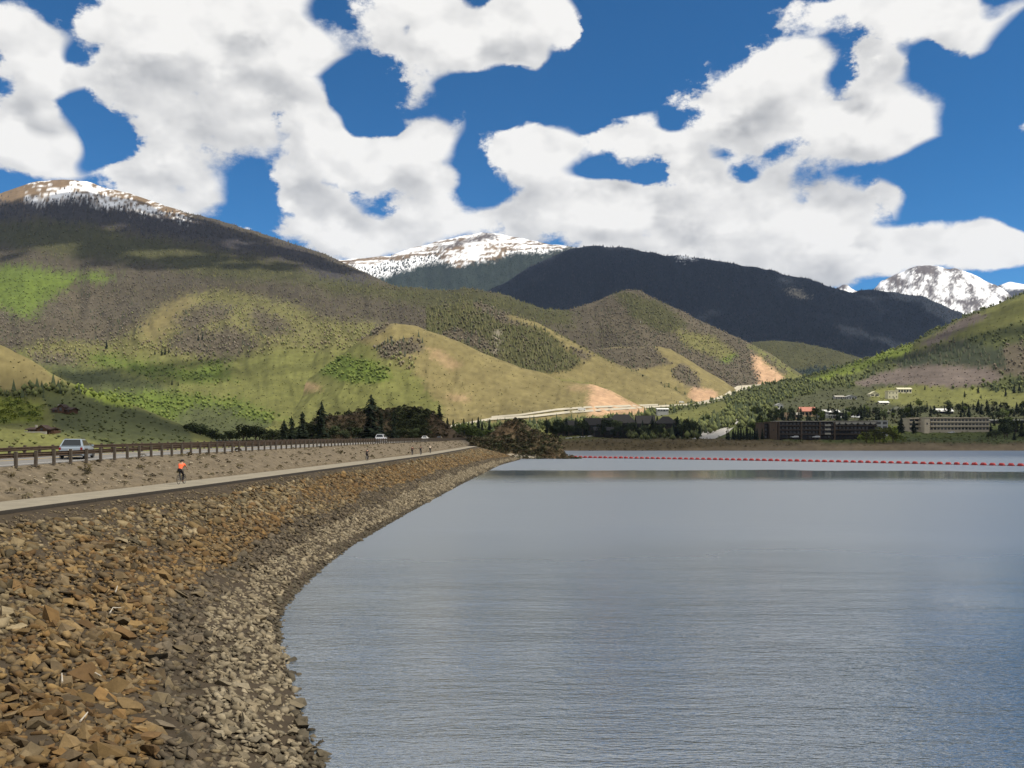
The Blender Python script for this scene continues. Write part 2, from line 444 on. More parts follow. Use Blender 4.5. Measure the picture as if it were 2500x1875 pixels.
# ground colour of each cover class, and what grows there: (kind, metres high, width factor, how likely, colours)
COVER = {
 'khaki': ((0.180, 0.150, 0.066), [('blob', 1.2, 2.2, 0.08, [(0.13, 0.125, 0.058), (0.15, 0.13, 0.06)])]),
 'khakig': ((0.135, 0.138, 0.044), [('blob', 1.3, 2.3, 0.14, [(0.125, 0.135, 0.05), (0.14, 0.135, 0.058)])]),
 'tan': ((0.27, 0.195, 0.105), []),
 'cut': ((0.44, 0.285, 0.175), []),
 'scree': ((0.27, 0.24, 0.19), []),
 'green': ((0.118, 0.160, 0.030), [('blob', 4.5, 1.4, 0.4, [(0.105, 0.135, 0.032), (0.125, 0.15, 0.038), (0.09, 0.115, 0.03)])]),
 'lime': ((0.20, 0.245, 0.045), [('blob', 5, 1.1, 0.5, [(0.15, 0.185, 0.042), (0.13, 0.165, 0.04)])]),
 'leafing': ((0.150, 0.142, 0.054), [('blob', 6, 1.0, 0.5, [(0.18, 0.17, 0.075), (0.15, 0.155, 0.06), (0.15, 0.125, 0.08)])]),
 'gray': ((0.115, 0.096, 0.066), [('blob', 5.5, 1.1, 0.55, [(0.128, 0.108, 0.078), (0.108, 0.092, 0.068), (0.15, 0.128, 0.098), (0.10, 0.095, 0.055)]), ('cone', 10, 1, 0.06, [(0.05, 0.055, 0.034)])]),
 'olive': ((0.075, 0.074, 0.032), [('cone', 9, 1.4, 0.5, [(0.070, 0.071, 0.030), (0.085, 0.081, 0.037), (0.060, 0.062, 0.029)]), ('blob', 6, 1.0, 0.3, [(0.10, 0.088, 0.056), (0.088, 0.084, 0.042)])]),
 'mix': ((0.090, 0.076, 0.054), [('cone', 9, 1.35, 0.3, [(0.072, 0.068, 0.038), (0.083, 0.073, 0.048)]), ('blob', 6, 1.0, 0.4, [(0.104, 0.087, 0.066), (0.088, 0.075, 0.056)])]),
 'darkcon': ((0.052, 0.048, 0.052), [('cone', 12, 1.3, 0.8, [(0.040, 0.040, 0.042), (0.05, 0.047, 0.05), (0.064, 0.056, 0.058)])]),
 'shaded_navycon': ((0.020, 0.025, 0.034), [('cone', 14, 1.4, 0.85, [(0.016, 0.023, 0.030), (0.026, 0.031, 0.040), (0.040, 0.040, 0.048)])]),  # conifers with cloud shade and blue haze put into their colour
 'con': ((0.030, 0.040, 0.034), [('cone', 14, 1.4, 0.8, [(0.024, 0.036, 0.028), (0.02, 0.03, 0.025), (0.038, 0.045, 0.037)])]),
 'sage': ((0.130, 0.105, 0.090), [('blob', 1.5, 2.4, 0.4, [(0.14, 0.115, 0.10), (0.125, 0.105, 0.09), (0.15, 0.125, 0.105)])]),
 'dshrub_shade': ((0.075, 0.085, 0.035), [('blob', 1.6, 2.2, 0.35, [(0.07, 0.082, 0.032), (0.085, 0.095, 0.038)])]),  # dark shrubs; the same tone also stands in for a cloud shadow
 'con2': ((0.040, 0.048, 0.028), [('cone', 8, 1.5, 0.75, [(0.036, 0.046, 0.026), (0.045, 0.053, 0.03), (0.055, 0.056, 0.036)])]),
 'town': ((0.062, 0.066, 0.034), [('blob', 2.2, 1.4, 0.25, [(0.05, 0.058, 0.026), (0.07, 0.07, 0.035)])]),
 'ggreen': ((0.085, 0.095, 0.036), [('blob', 6, 1.05, 0.6, [(0.09, 0.10, 0.038), (0.07, 0.08, 0.034), (0.10, 0.112, 0.042)]), ('cone', 9, 1.1, 0.15, [(0.04, 0.05, 0.026)])]),
 'tundra': ((0.19, 0.135, 0.085), []),
 'rock': ((0.115, 0.098, 0.092), []),
 'snow': ((0.86, 0.87, 0.90), []),
 'snowcon': ((0.86, 0.87, 0.90), [('cone', 22, 1.4, 0.5, [(0.028, 0.036, 0.03)])]),
 'bank': ((0.115, 0.088, 0.046), [('clump', 0.8, 1.2, 0.5, [(0.13, 0.10, 0.05), (0.10, 0.09, 0.04), (0.17, 0.12, 0.06)])]),
 'beach': ((0.185, 0.142, 0.086), []),
 'lawn': ((0.070, 0.085, 0.028), [('clump', 1.0, 1.4, 0.4, [(0.06, 0.075, 0.022), (0.085, 0.085, 0.035)])]),
 'scrub': ((0.105, 0.078, 0.045), [('clump', 2.2, 1.2, 0.8, [(0.045, 0.046, 0.022), (0.065, 0.055, 0.03), (0.04, 0.046, 0.021), (0.075, 0.06, 0.034)])]),
 'rust': ((0.095, 0.066, 0.038), [('clump', 1.6, 1.2, 0.7, [(0.075, 0.056, 0.03), (0.05, 0.046, 0.024)])]),
 'brush': ((0.06, 0.065, 0.025), [('clump', 3.0, 1.2, 0.9, [(0.040, 0.048, 0.018), (0.055, 0.06, 0.022), (0.03, 0.036, 0.016)])]),
 'lbrush': ((0.16, 0.18, 0.035), [('clump', 3.4, 1.2, 0.9, [(0.15, 0.18, 0.03), (0.19, 0.215, 0.04), (0.10, 0.13, 0.03)])]),
}


for _k, _g in (('gray', 0.80), ('olive', 0.80), ('mix', 0.80), ('darkcon', 0.9), ('green', 0.86), ('lime', 0.86), ('leafing', 0.9), ('ggreen', 0.82), ('con2', 0.9)):
    _c = COVER[_k]; COVER[_k] = (tuple(q * _g for q in _c[0]), [(a, h, w, p, [tuple(q * 1.28 for q in c) for c in cs]) for a, h, w, p, cs in _c[1]])


def curve(px, pts):
    pts = sorted(pts); x = np.array([p[0] for p in pts], float); y = np.array([p[1] for p in pts], float)
    return np.interp(px, x, y)


class Hill:
    """a height field: columns run along bearings, rows along depth; each row is given by its depth and its profile"""
    def __init__(s, name, label, px0, px1, step, rows, nsub=22, relief=6.0, rscale=70.0, edge=1.2, default='khaki', polys=(), warp=12.0, seed=0, extra=None, back=True, trees=0, tree_label=None, smooth=5, tmul=1.0, cat='hill'):
        s.polys, s.default, s.warp, s.seed, s.extra = polys, default, warp, seed, extra
        px = np.arange(px0, px1 + step, step, dtype=float); s.px = px
        D = []; Z = []
        for d, pts in rows:
            y = curve(px, pts); k = max(1, int(smooth * 3 / step))
            if k > 1:
                ker = np.hanning(k + 2)[1:-1]; ker /= ker.sum()
                y = np.convolve(np.pad(y, k, mode='edge'), ker, 'same')[k:-k]
            dd = curve(px, d) if isinstance(d, list) else np.full(px.shape, float(d))
            D.append(dd); Z.append(ZC + (HY - y) / F * dd)
        base_n = len(D)
        if back:
            D.append(D[-1] * 1.12); Z.append(Z[-1] - np.maximum(0.045 * D[-2], 2) * 1.2)
            D.append(D[-1] * 1.25); Z.append(Z[-1] - np.maximum(0.10 * D[-2], 5))
        D = np.array(D); Z = np.array(Z); K = len(D)
        # Catmull-Rom between the rows
        vv = []
        for k in range(K - 1):
            n = nsub if k < base_n - 1 else 5
            vv += list(k + np.arange(n) / n)
        vv.append(K - 1); vv = np.array(vv)
        def cr(A):
            out = []
            for t in vv:
                k = min(int(t), K - 2); u = t - k
                p0, p1, p2, p3 = A[max(k - 1, 0)], A[k], A[k + 1], A[min(k + 2, K - 1)]
                m1 = (p2 - p0) * 0.5; m2 = (p3 - p1) * 0.5
                if k >= base_n - 2: m2 = m2 * 0.15
                if k >= base_n - 1: m1 = m1 * 0.15
                out.append((2*u**3 - 3*u*u + 1) * p1 + (u**3 - 2*u*u + u) * m1 + (-2*u**3 + 3*u*u) * p2 + (u**3 - u*u) * m2)
            return np.array(out)
        lin = np.array([[np.interp(t, np.arange(K), D[:, i]) for i in (0,)] for t in vv])
        DD = np.array([D[min(int(t), K-2)] * (1 - (t - min(int(t), K-2))) + D[min(int(t), K-2) + 1] * (t - min(int(t), K-2)) for t in vv])
        ZZ = cr(Z)
        PX = np.broadcast_to(px[None], DD.shape); X = (PX - CX) / F * DD
        vn = vv[:, None] / (base_n - 1)
        win = np.clip(np.sin(np.clip(vn, 0, 1) * math.pi), 0, 1) ** 0.7
        # ridged relief running down the slope, then a finer roughness
        a = PX / rscale + 0.5 * fbm(PX / 160, vv[:, None] * 1.3, 3, seed + 5)
        rid = 1 - np.abs(fbm(a, vv[:, None] * 0.55 + PX / 500, 4, seed))
        rel = (rid - 0.75) * relief * 2.0 + fbm(PX / (rscale * 0.33), vv[:, None] * 3.1, 4, seed + 31) * relief * 0.5
        sk = fbm(PX / 22.0, vv[:, None] * 0.3, 4, seed + 77) * edge
        ZZ = ZZ + (rel * win + sk * (vn > 0.15)) / F * DD
        s.vv, s.DD, s.ZZ, s.XX, s.base_n = vv, DD, ZZ, X, base_n
        PY = HY - (ZZ - ZC) / DD * F; s.PY = PY
        nr, nc = DD.shape
        cov = s.cover(PX.ravel(), PY.ravel())
        names = list(COVER); lut = np.array([COVER[n][0] for n in names]); rj = np.random.RandomState(seed + 2); lc = lut[cov]; sj = warp * 0.75 * np.where((lc[:, 0] > 0.7) | (np.abs(lc[:, 0] - 0.19) < 1e-6), 0.08, 1.0)
        col = sum(lut[s.cover(PX.ravel() + rj.normal(0, sj, PX.size), PY.ravel() + rj.normal(0, sj * .6, PX.size))] for _ in range(4)) / 4
        var = 1 + 0.22 * fbm(PX.ravel() / 9, PY.ravel() / 6, 3, seed + 3) + 0.16 * fbm(PX.ravel() / 70, PY.ravel() / 40, 2, seed + 9)
        snowy = col.min(1) > 0.45
        col = col * np.where(snowy, 1.0, var)[:, None]
        V = np.stack([X, DD, ZZ], -1).reshape(-1, 3)
        i = np.arange(nr - 1)[:, None] * nc + np.arange(nc - 1)[None]
        fl = np.stack([i, i + 1, i + nc + 1, i + nc], -1).reshape(-1)
        me = np_mesh(name, V, fl, np.full((nr - 1) * (nc - 1), 4), col, smooth=True)
        me.materials.append(M_LAND)
        s.obj = tag(link(bpy.data.objects.new(name, me)), label, cat, kind='structure')
        s.s_inv = None
        if trees: s.forest(trees, tree_label, tmul)

    def cover(s, px, py, jit=True):
        w = s.warp; sd = s.seed + 100
        qx = px + w * (fbm(px / 45, py / 30, 3, sd) + 0.8 * fbm(px / 8, py / 6, 2, sd + 4))
        qy = py + 0.7 * w * (fbm(px / 45, py / 30, 3, sd + 11) + 0.8 * fbm(px / 8, py / 6, 2, sd + 15))
        names = list(COVER); c = np.full(px.shape, names.index(s.default))
        for cl, poly in s.polys: c[in_poly(qx, qy, poly)] = names.index(cl)
        if s.extra: c = s.extra(px, py, qx, qy, c, names)
        return c

    def sample(s, n, seed, vmax=None):
        r = np.random.RandomState(seed); nr, nc = s.DD.shape
        last = int(np.searchsorted(s.vv, s.base_n - 1)) + 1
        u = r.rand(n * 3) * (nc - 1.001); v = r.rand(n * 3) * (min(last, nr - 1) - 0.001)
        iu = u.astype(int); iv = v.astype(int); fu = u - iu; fv = v - iv
        def bl(A): return (A[iv, iu] * (1 - fu) + A[iv, iu + 1] * fu) * (1 - fv) + (A[iv + 1, iu] * (1 - fu) + A[iv + 1, iu + 1] * fu) * fv
        # thin out so that what is kept is even over the picture of the slope
        area = np.abs(s.PY[iv, iu] - s.PY[iv + 1, iu]) + 0.08
        keep = r.rand(n * 3) < area / np.percentile(area, 92)
        Xs, Ds, Zs = bl(s.XX)[keep], bl(s.DD)[keep], bl(s.ZZ)[keep]
        o = r.permutation(len(Xs))[:n]
        return Xs[o], Ds[o], Zs[o]

    def forest(s, n, label, mul):
        X, D, Z = s.sample(n, s.seed + 500); r = np.random.RandomState(s.seed + 1)
        px = CX + X / D * F; py = HY - (Z - ZC) / D * F
        gap = fbm(px / 26, py / 15, 3, s.seed + 66) * 0.55 + r.uniform(-0.5, 1.0, len(px)); keep = gap > -0.22
        X, D, Z, px, py = X[keep], D[keep], Z[keep], px[keep], py[keep]
        cov = s.cover(px + r.normal(0, s.warp * 0.85, len(px)), py + r.normal(0, s.warp * 0.5, len(px))); names = list(COVER); items = []
        for ci in np.unique(cov):
            sel = np.where(cov == ci)[0]; u = r.rand(len(sel)); acc = 0
            for kind, h, wf, pr, cols in COVER[names[ci]][1]:
                k = sel[(u >= acc) & (u < acc + pr)]; acc += pr
                if len(k) == 0: continue
                hh = h * mul * r.uniform(0.45, 1.35, len(k)); ww = hh * wf * r.uniform(0.8, 1.2, len(k))
                c = np.array(cols)[r.randint(0, len(cols), len(k))] * r.uniform(0.84, 1.16, (len(k), 1))
                items.append((kind, np.stack([X[k], D[k], Z[k] - 0.06 * hh], -1), np.stack([ww, ww, hh], -1), r.rand(len(k)) * 6.28, c))
        if items:
            o = bake('forest' if mul * 1 >= 0.9 else 'scrub', items, M_VEG)
            tag(o, label, 'forest' if mul >= 0.9 else 'scrub', kind='stuff'); s.veg = o

    def column(s, px):
        i = np.clip((px - s.px[0]) / (s.px[1] - s.px[0]), 0, len(s.px) - 1.001); k = int(i); f = i - k
        return s.DD[:, k] * (1 - f) + s.DD[:, k + 1] * f, s.ZZ[:, k] * (1 - f) + s.ZZ[:, k + 1] * f

    def z_at(s, x, d):
        c = s.column(CX + x / d * F); return float(np.interp(d, c[0], c[1]))

    def depth_of(s, px, py):
        """the nearest depth on this bearing where the slope rises to the sight line"""
        d, z = s.column(px); y = HY - (z - ZC) / d * F
        for k in range(len(d) - 1):
            if y[k] >= py > y[k + 1]:
                t = (y[k] - py) / (y[k] - y[k + 1]); return float(d[k] + t * (d[k + 1] - d[k]))
        return float(d[np.argmin(y)])


def snow_streaks(px, py, qx, qy, c, names):
    s = names.index('snow'); t = names.index('tundra')
    n = fbm(px / 30 + 0.2 * py, py / 4.2, 4, 191, 0.6) + 0.3 * fbm(px / 6, py / 3, 2, 195)
    c = np.where((c == s) & (n > np.where(px > 700, 0.07, 0.16) + 0.15 * (px < 230)), t, c)
    return np.where((c == t) & (n < -0.30) & (px > 60), s, c)


A_RIDGE = [(-500,560),(-200,520),(0,487),(24,477),(73,459),(122,451),(171,450),(211,455),(260,473),(309,483),(358,498),(407,516),(447,531),(488,538),(541,555),(610,575),(671,595),(732,616),(773,628),(814,644),(854,664),(895,684),(950,720),(1100,790),(1300,900),(1500,1000)]
hill_west = Hill('mountain', 'broad brown forested mountain with a snow-streaked bald summit above khaki slopes', -420, 1460, 3.5, [
  (800, [(-500,1075),(1500,1072)]),
  (1200, [(-500,1010),(0,1010),(500,1005),(900,1000),(1300,1015),(1500,1040)]),
  (1700, [(-500,880),(0,900),(250,890),(500,872),(700,850),(900,838),(1100,890),(1300,960),(1500,1030)]),
  (2300, [(-500,760),(0,785),(250,790),(350,775),(500,755),(800,775),(950,795),(1100,815),(1300,870),(1500,1000)]),
  (3000, [(-500,650),(0,680),(200,690),(400,695),(700,692),(858,690),(926,696),(971,703),(1062,708),(1152,708),(1188,711),(1243,727),(1288,742),(1333,751),(1392,757),(1460,780)]),
  (4600, A_RIDGE)], nsub=40, relief=12, rscale=95, default='mix', warp=17, seed=11, extra=snow_streaks, trees=72000,
  tree_label='mixed brown aspen and olive conifer forest covering the broad western mountain', polys=[
  ('tundra', [(-500,640),(-200,540),(0,497),(75,489),(200,489),(245,501),(300,509),(366,521),(447,536),(447,420),(-500,400)]),
  ('snow', [(66,489),(95,478),(150,462),(178,448),(215,450),(262,470),(320,492),(362,506),(450,530),(450,536),(366,521),(300,508),(250,500),(200,488),(140,484)]),
  ('tundra', [(255,476),(300,479),(318,489),(300,492),(262,486)]),
  ('tundra', [(168,470),(196,462),(190,472),(170,477)]),
  ('darkcon', [(-500,640),(-200,545),(0,500),(75,490),(200,489),(245,503),(366,523),(500,540),(660,590),(780,625),(895,680),(860,692),(780,662),(640,622),(480,592),(330,562),(220,547),(120,532),(0,535),(-500,640)]),
  ('olive', [(-500,640),(0,548),(150,538),(300,572),(480,602),(640,632),(860,690),(1188,705),(1400,750),(1400,800),(1188,760),(900,728),(700,690),(500,680),(400,650),(200,625),(0,600),(-500,660)]),
  ('green', [(-500,650),(0,650),(61,648),(122,656),(183,668),(305,668),(285,681),(244,693),(191,681),(163,701),(134,725),(102,754),(94,778),(61,774),(0,750),(-500,720)]),
  ('gray', [(191,683),(244,695),(300,720),(300,760),(346,800),(330,840),(225,830),(170,830),(100,805),(100,760),(134,725)]),
  ('leafing', [(240,845),(345,800),(350,780),(372,758),(407,738),(460,720),(510,711),(610,715),(690,733),(752,753),(780,788),(860,785),(960,790),(960,860),(560,880),(300,860)]),
  ('khakig', [(60,855),(130,830),(220,838),(300,858),(560,872),(700,850),(960,850),(1197,871),(1324,911),(1440,938),(1600,1010),(1600,1110),(-500,1110),(-500,900),(0,860)]),
  ('leafing', [(60,855),(90,835),(200,838),(270,855),(230,880),(120,872)]),
  ('khaki', [(346,800),(372,765),(407,740),(460,722),(480,740),(430,765),(420,800),(380,830),(350,835)]),
  ('gray', [(423,776),(480,750),(530,745),(600,755),(690,778),(730,800),(712,808),(660,813),(600,790),(560,780),(520,785),(480,800),(440,800)]),
  ('leafing', [(560,740),(600,745),(620,800),(580,800)]),
  ('gray', [(440,803),(560,800),(640,830),(600,868),(560,880),(450,860),(400,850)]),
  ('gray', [(-500,740),(0,750),(81,790),(130,819),(65,831),(24,852),(0,845),(-500,800)]),
  ('gray', [(55,865),(120,855),(190,870),(180,890),(100,880)]),
  ('green', [(225,855),(340,880),(450,900),(560,880),(560,930),(450,925),(330,905),(230,885)]),
  ('dshrub_shade', [(102,884),(244,900),(407,930),(430,955),(244,962),(163,937)]),  # strip of cloud shadow, painted in as dark shrub colour
  ('green', [(200,962),(420,958),(620,990),(720,1040),(640,1050),(420,1045),(300,1000)]),
  ('dshrub_shade', [(430,1010),(500,985),(560,1000),(640,1030),(720,1050),(720,1090),(380,1090)]),
  ('khakig', [(560,935),(700,930),(760,980),(740,1020),(640,985)]),
 ])
hill_spur = Hill('foothill', 'khaki grassy foothill spur with a pink roadcut at its toe', 590, 1640, 3.5, [
  (880, [(500,1075),(1700,1062)]), (1050, [(500,1060),(700,1030),(1000,1020),(1300,1012),(1450,1012),(1700,1030)]),
  (1250, [(500,1040),(650,1025),(750,975),(850,930),(920,902),(1060,910),(1200,945),(1330,970),(1439,985),(1540,1002),(1700,1040)]),
  (1500, [(500,1100),(600,1030),(690,965),(760,920),(820,878),(870,838),(915,806),(960,790),(1016,798),(1062,816),(1116,835),(1197,871),(1265,898),(1324,911),(1369,932),(1437,938),(1491,955),(1536,979),(1590,1008),(1640,1030)])],
  nsub=40, relief=9, rscale=80, default='khaki', warp=9, seed=23, trees=16000, tree_label='scattered sagebrush and aspen thickets on the khaki foothill spur', polys=[
  ('khakig', [(590,1080),(690,900),(780,830),(900,840),(1000,900),(1080,1000),(1080,1090)]),
  ('gray', [(760,800),(850,780),(960,785),(930,815),(900,822),(820,832),(770,840)]),
  ('gray', [(930,842),(1010,828),(1034,858),(960,880),(920,872)]),
  ('green', [(800,862),(900,880),(960,920),(900,940),(780,915)]),
  ('leafing', [(960,870),(1010,880),(1020,900),(960,900)]),
  ('tan', [(1040,850),(1085,860),(1125,890),(1100,902),(1060,880)]),
  ('tan', [(1090,958),(1140,962),(1150,985),(1100,980)]),
  ('tan', [(690,925),(740,930),(790,950),(740,955)]),
  ('tan', [(1380,940),(1441,938),(1440,960),(1400,955)]),
  ('cut', [(1441,932),(1478,948),(1545,984),(1600,1012),(1439,1014)]),
 ])
hill_ridge = Hill('ridge', 'olive forested ridge with a pale crest descending to the highway', 1040, 1730, 3.5, [
  (1450, [(1000,1040),(1740,1015)]), (1650, [(1000,900),(1200,930),(1400,950),(1550,975),(1690,990),(1740,1005)]),
  (2050, [(1000,760),(1100,748),(1160,738),(1243,768),(1310,789),(1378,825),(1432,853),(1491,884),(1559,911),(1649,952),(1690,978),(1740,1005)])],
  nsub=44, relief=4, rscale=60, default='olive', warp=7, seed=37, trees=16000, tree_label='olive conifer forest on the ridge behind the khaki foothill', polys=[
  ('gray', [(1160,730),(1243,765),(1310,786),(1330,800),(1240,790),(1160,760)]),
  ('gray', [(1050,830),(1120,800),(1190,830),(1230,880),(1180,860),(1110,835)]),
  ('khaki', [(1236,764),(1310,787),(1378,823),(1432,850),(1500,884),(1559,908),(1700,975),(1700,1030),(1280,1030),(1324,915),(1380,905),(1410,890),(1400,868),(1366,832),(1310,800),(1240,778)]),
  ('gray', [(1395,850),(1425,855),(1440,870),(1425,880),(1400,866)]),
  ('khakig', [(1340,925),(1440,935),(1560,990),(1420,1000)]),
  ('scree', [(1203,812),(1226,805),(1224,828),(1215,845),(1217,864),(1208,866),(1210,838)]),
 ])
hill_mid = Hill('hill', 'grey-brown leafless wooded hill with a sharp pink roadcut', 1320, 2030, 3.5, [
  (2300, [(1300,1000),(1700,985),(1860,955),(2040,960)]), (2650, [(1300,900),(1500,860),(1650,870),(1760,905),(1844,935),(1920,945),(2040,960)]),
  (3200, [(1300,810),(1330,795),(1392,757),(1446,740),(1491,721),(1520,712),(1559,710),(1586,726),(1627,746),(1653,757),(1702,782),(1763,810),(1828,839),(1877,863),(1925,896),(1958,916),(2030,950)])],
  nsub=44, relief=4.5, rscale=55, default='gray', warp=8, seed=41, trees=18000, tree_label='leafless grey aspen woods on the hill above the highway bend', polys=[
  ('mix', [(1320,800),(1400,750),(1460,780),(1560,860),(1440,870)]), ('olive', [(1500,715),(1600,730),(1680,790),(1620,820),(1540,770)]), ('leafing', [(1640,800),(1740,820),(1800,860),(1760,880),(1680,850)]),
  ('green', [(1757,880),(1800,862),(1800,872),(1770,892)]),
  ('khakig', [(1826,838),(1877,863),(1930,898),(1975,925),(1905,935),(1880,900),(1850,872)]),
  ('gray', [(1860,860),(1890,880),(1930,915),(1910,918),(1880,890)]),
  ('cut', [(1832,868),(1852,874),(1877,894),(1915,926),(1888,945),(1850,950),(1842,896)]),
 ])
hill_low = Hill('hill', 'bare khaki hillside with an orange cut beside the highway', 1370, 1850, 3.5, [
  (1750, [(1350,1020),(1860,985)]), (1950, [(1350,960),(1550,930),(1690,950),(1790,968),(1860,980)]),
  (2500, [(1350,890),(1380,872),(1432,857),(1500,850),(1560,849),(1600,847),(1637,855),(1669,875),(1722,908),(1763,932),(1791,949),(1850,985)])],
  nsub=36, relief=3.5, rscale=50, default='khaki', warp=6, seed=43, trees=5200, tree_label='dark thickets on the bare khaki hillside by the highway', polys=[
  ('gray', [(1380,880),(1440,850),(1600,845),(1620,870),(1640,890),(1540,905),(1480,880)]),
  ('gray', [(1640,902),(1660,890),(1700,908),(1712,950),(1690,945),(1650,928)]),
  ('cut', [(1678,965),(1692,945),(1745,952),(1756,976),(1685,982)]),
  ('tan', [(1600,975),(1640,970),(1660,985),(1600,995)]),
 ])
hill_back = Hill('hill', 'dim grey-green wooded slope at the foot of the dark mountain', 1760, 2230, 3.5, [
  (3500, [(1700,970),(2300,960)]), (4300, [(1700,900),(1780,862),(1830,837),(1885,832),(1950,838),(2050,860),(2110,878),(2230,915)])],
  nsub=44, relief=4, rscale=50, default='olive', warp=8, seed=47, trees=5000, tree_label='dim grey-green woods at the foot of the dark mountain', polys=[('con', [(1760,980),(1950,900),(2300,900),(2300,980)])])
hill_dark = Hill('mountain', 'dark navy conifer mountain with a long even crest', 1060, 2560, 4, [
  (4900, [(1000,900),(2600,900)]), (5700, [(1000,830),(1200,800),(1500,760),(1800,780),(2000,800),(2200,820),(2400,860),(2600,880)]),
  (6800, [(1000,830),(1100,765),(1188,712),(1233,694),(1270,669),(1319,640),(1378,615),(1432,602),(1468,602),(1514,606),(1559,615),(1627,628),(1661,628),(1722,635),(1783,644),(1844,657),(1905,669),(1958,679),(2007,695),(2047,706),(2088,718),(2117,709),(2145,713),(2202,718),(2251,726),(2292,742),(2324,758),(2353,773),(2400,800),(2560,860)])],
  nsub=44, relief=15, rscale=85, default='shaded_navycon', warp=10, seed=53, trees=36000, tree_label='dense dark conifer forest covering the navy mountain', polys=[
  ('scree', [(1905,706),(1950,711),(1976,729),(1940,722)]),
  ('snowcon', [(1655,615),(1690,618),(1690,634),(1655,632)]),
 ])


def snow_rock(px, py, qx, qy, c, names):
    """dark rock ribs running down from the summit"""
    s = names.index('snow'); r = names.index('rock')
    ang = np.arctan2(py - 600, px - 2285); rad = np.hypot(px - 2285, py - 600)
    n = fbm(ang * 9 + 0.5 * fbm(px / 30, py / 30, 2, 97), rad / 34, 4, 91, 0.62) + 0.45 * fbm(px / 7, py / 7, 2, 95)
    cap = np.exp(-((px - 2262) / 40) ** 2 - ((py - 655) / 9) ** 2) * 0.5 - 0.12 * np.exp(-((px - 2300) / 16) ** 2)
    return np.where((c == s) & (n + cap > -0.04), r, c)


hill_snow = Hill('mountain', 'rounded snow-capped summit rising behind the dark mountain', 740, 1560, 4, [
  (7600, [(700,740),(1600,740)]), (9600, [(700,660),(760,645),(808,640),(881,636),(953,629),(1007,608),(1062,595),(1107,586),(1152,577),(1179,571),(1220,577),(1256,582),(1297,592),(1355,604),(1432,612),(1560,620)])],
  nsub=60, relief=7, rscale=70, default='con', warp=9, seed=61, extra=snow_streaks, trees=18000, tree_label='spruce forest below the rounded snowy summit', polys=[
  ('snowcon', [(700,630),(808,630),(900,620),(1000,600),(1062,585),(1100,640),(1062,640),(953,668),(890,682),(836,660),(740,670)]),
  ('snowcon', [(1250,570),(1340,585),(1340,612),(1250,616)]),
  ('snow', [(700,630),(808,630),(881,626),(953,620),(1062,580),(1179,550),(1300,575),(1560,585),(1560,608),(1380,606),(1330,607),(1270,613),(1200,632),(1117,650),(1090,640),(1062,624),(1000,632),(930,648),(870,655),(800,660)]),
  ('rock', [(1070,603),(1150,577),(1190,564),(1220,578),(1185,586),(1120,598),(1085,608)]),
  ('rock', [(1290,585),(1350,592),(1350,597),(1300,592)])])
hill_peak = Hill('mountain', 'rugged snow peak streaked with dark rock beyond the wooded slope', 2000, 2620, 3, [
  (9800, [(1950,860),(2700,860)]), (11800, [(1950,730),(2040,706),(2055,698),(2065,697),(2080,706),(2110,716),(2129,713),(2149,692),(2178,676),(2210,660),(2243,652),(2267,650),(2292,652),(2312,660),(2336,658),(2373,670),(2414,690),(2446,705),(2471,727),(2520,760),(2620,800)])],
  nsub=70, relief=9, rscale=40, default='snow', warp=8, seed=67, extra=snow_rock, edge=2.0)
hill_far = Hill('mountain', 'distant dark ridge with a white top at the picture edge', 2400, 2680, 4, [
  (12500, [(2350,800),(2700,800)]), (14000, [(2350,730),(2420,706),(2438,698),(2467,690),(2500,696),(2560,690),(2680,720)])],
  nsub=30, relief=5, default='darkcon', warp=6, seed=71, polys=[('snow', [(2440,690),(2470,680),(2530,690),(2500,704),(2460,705)])])

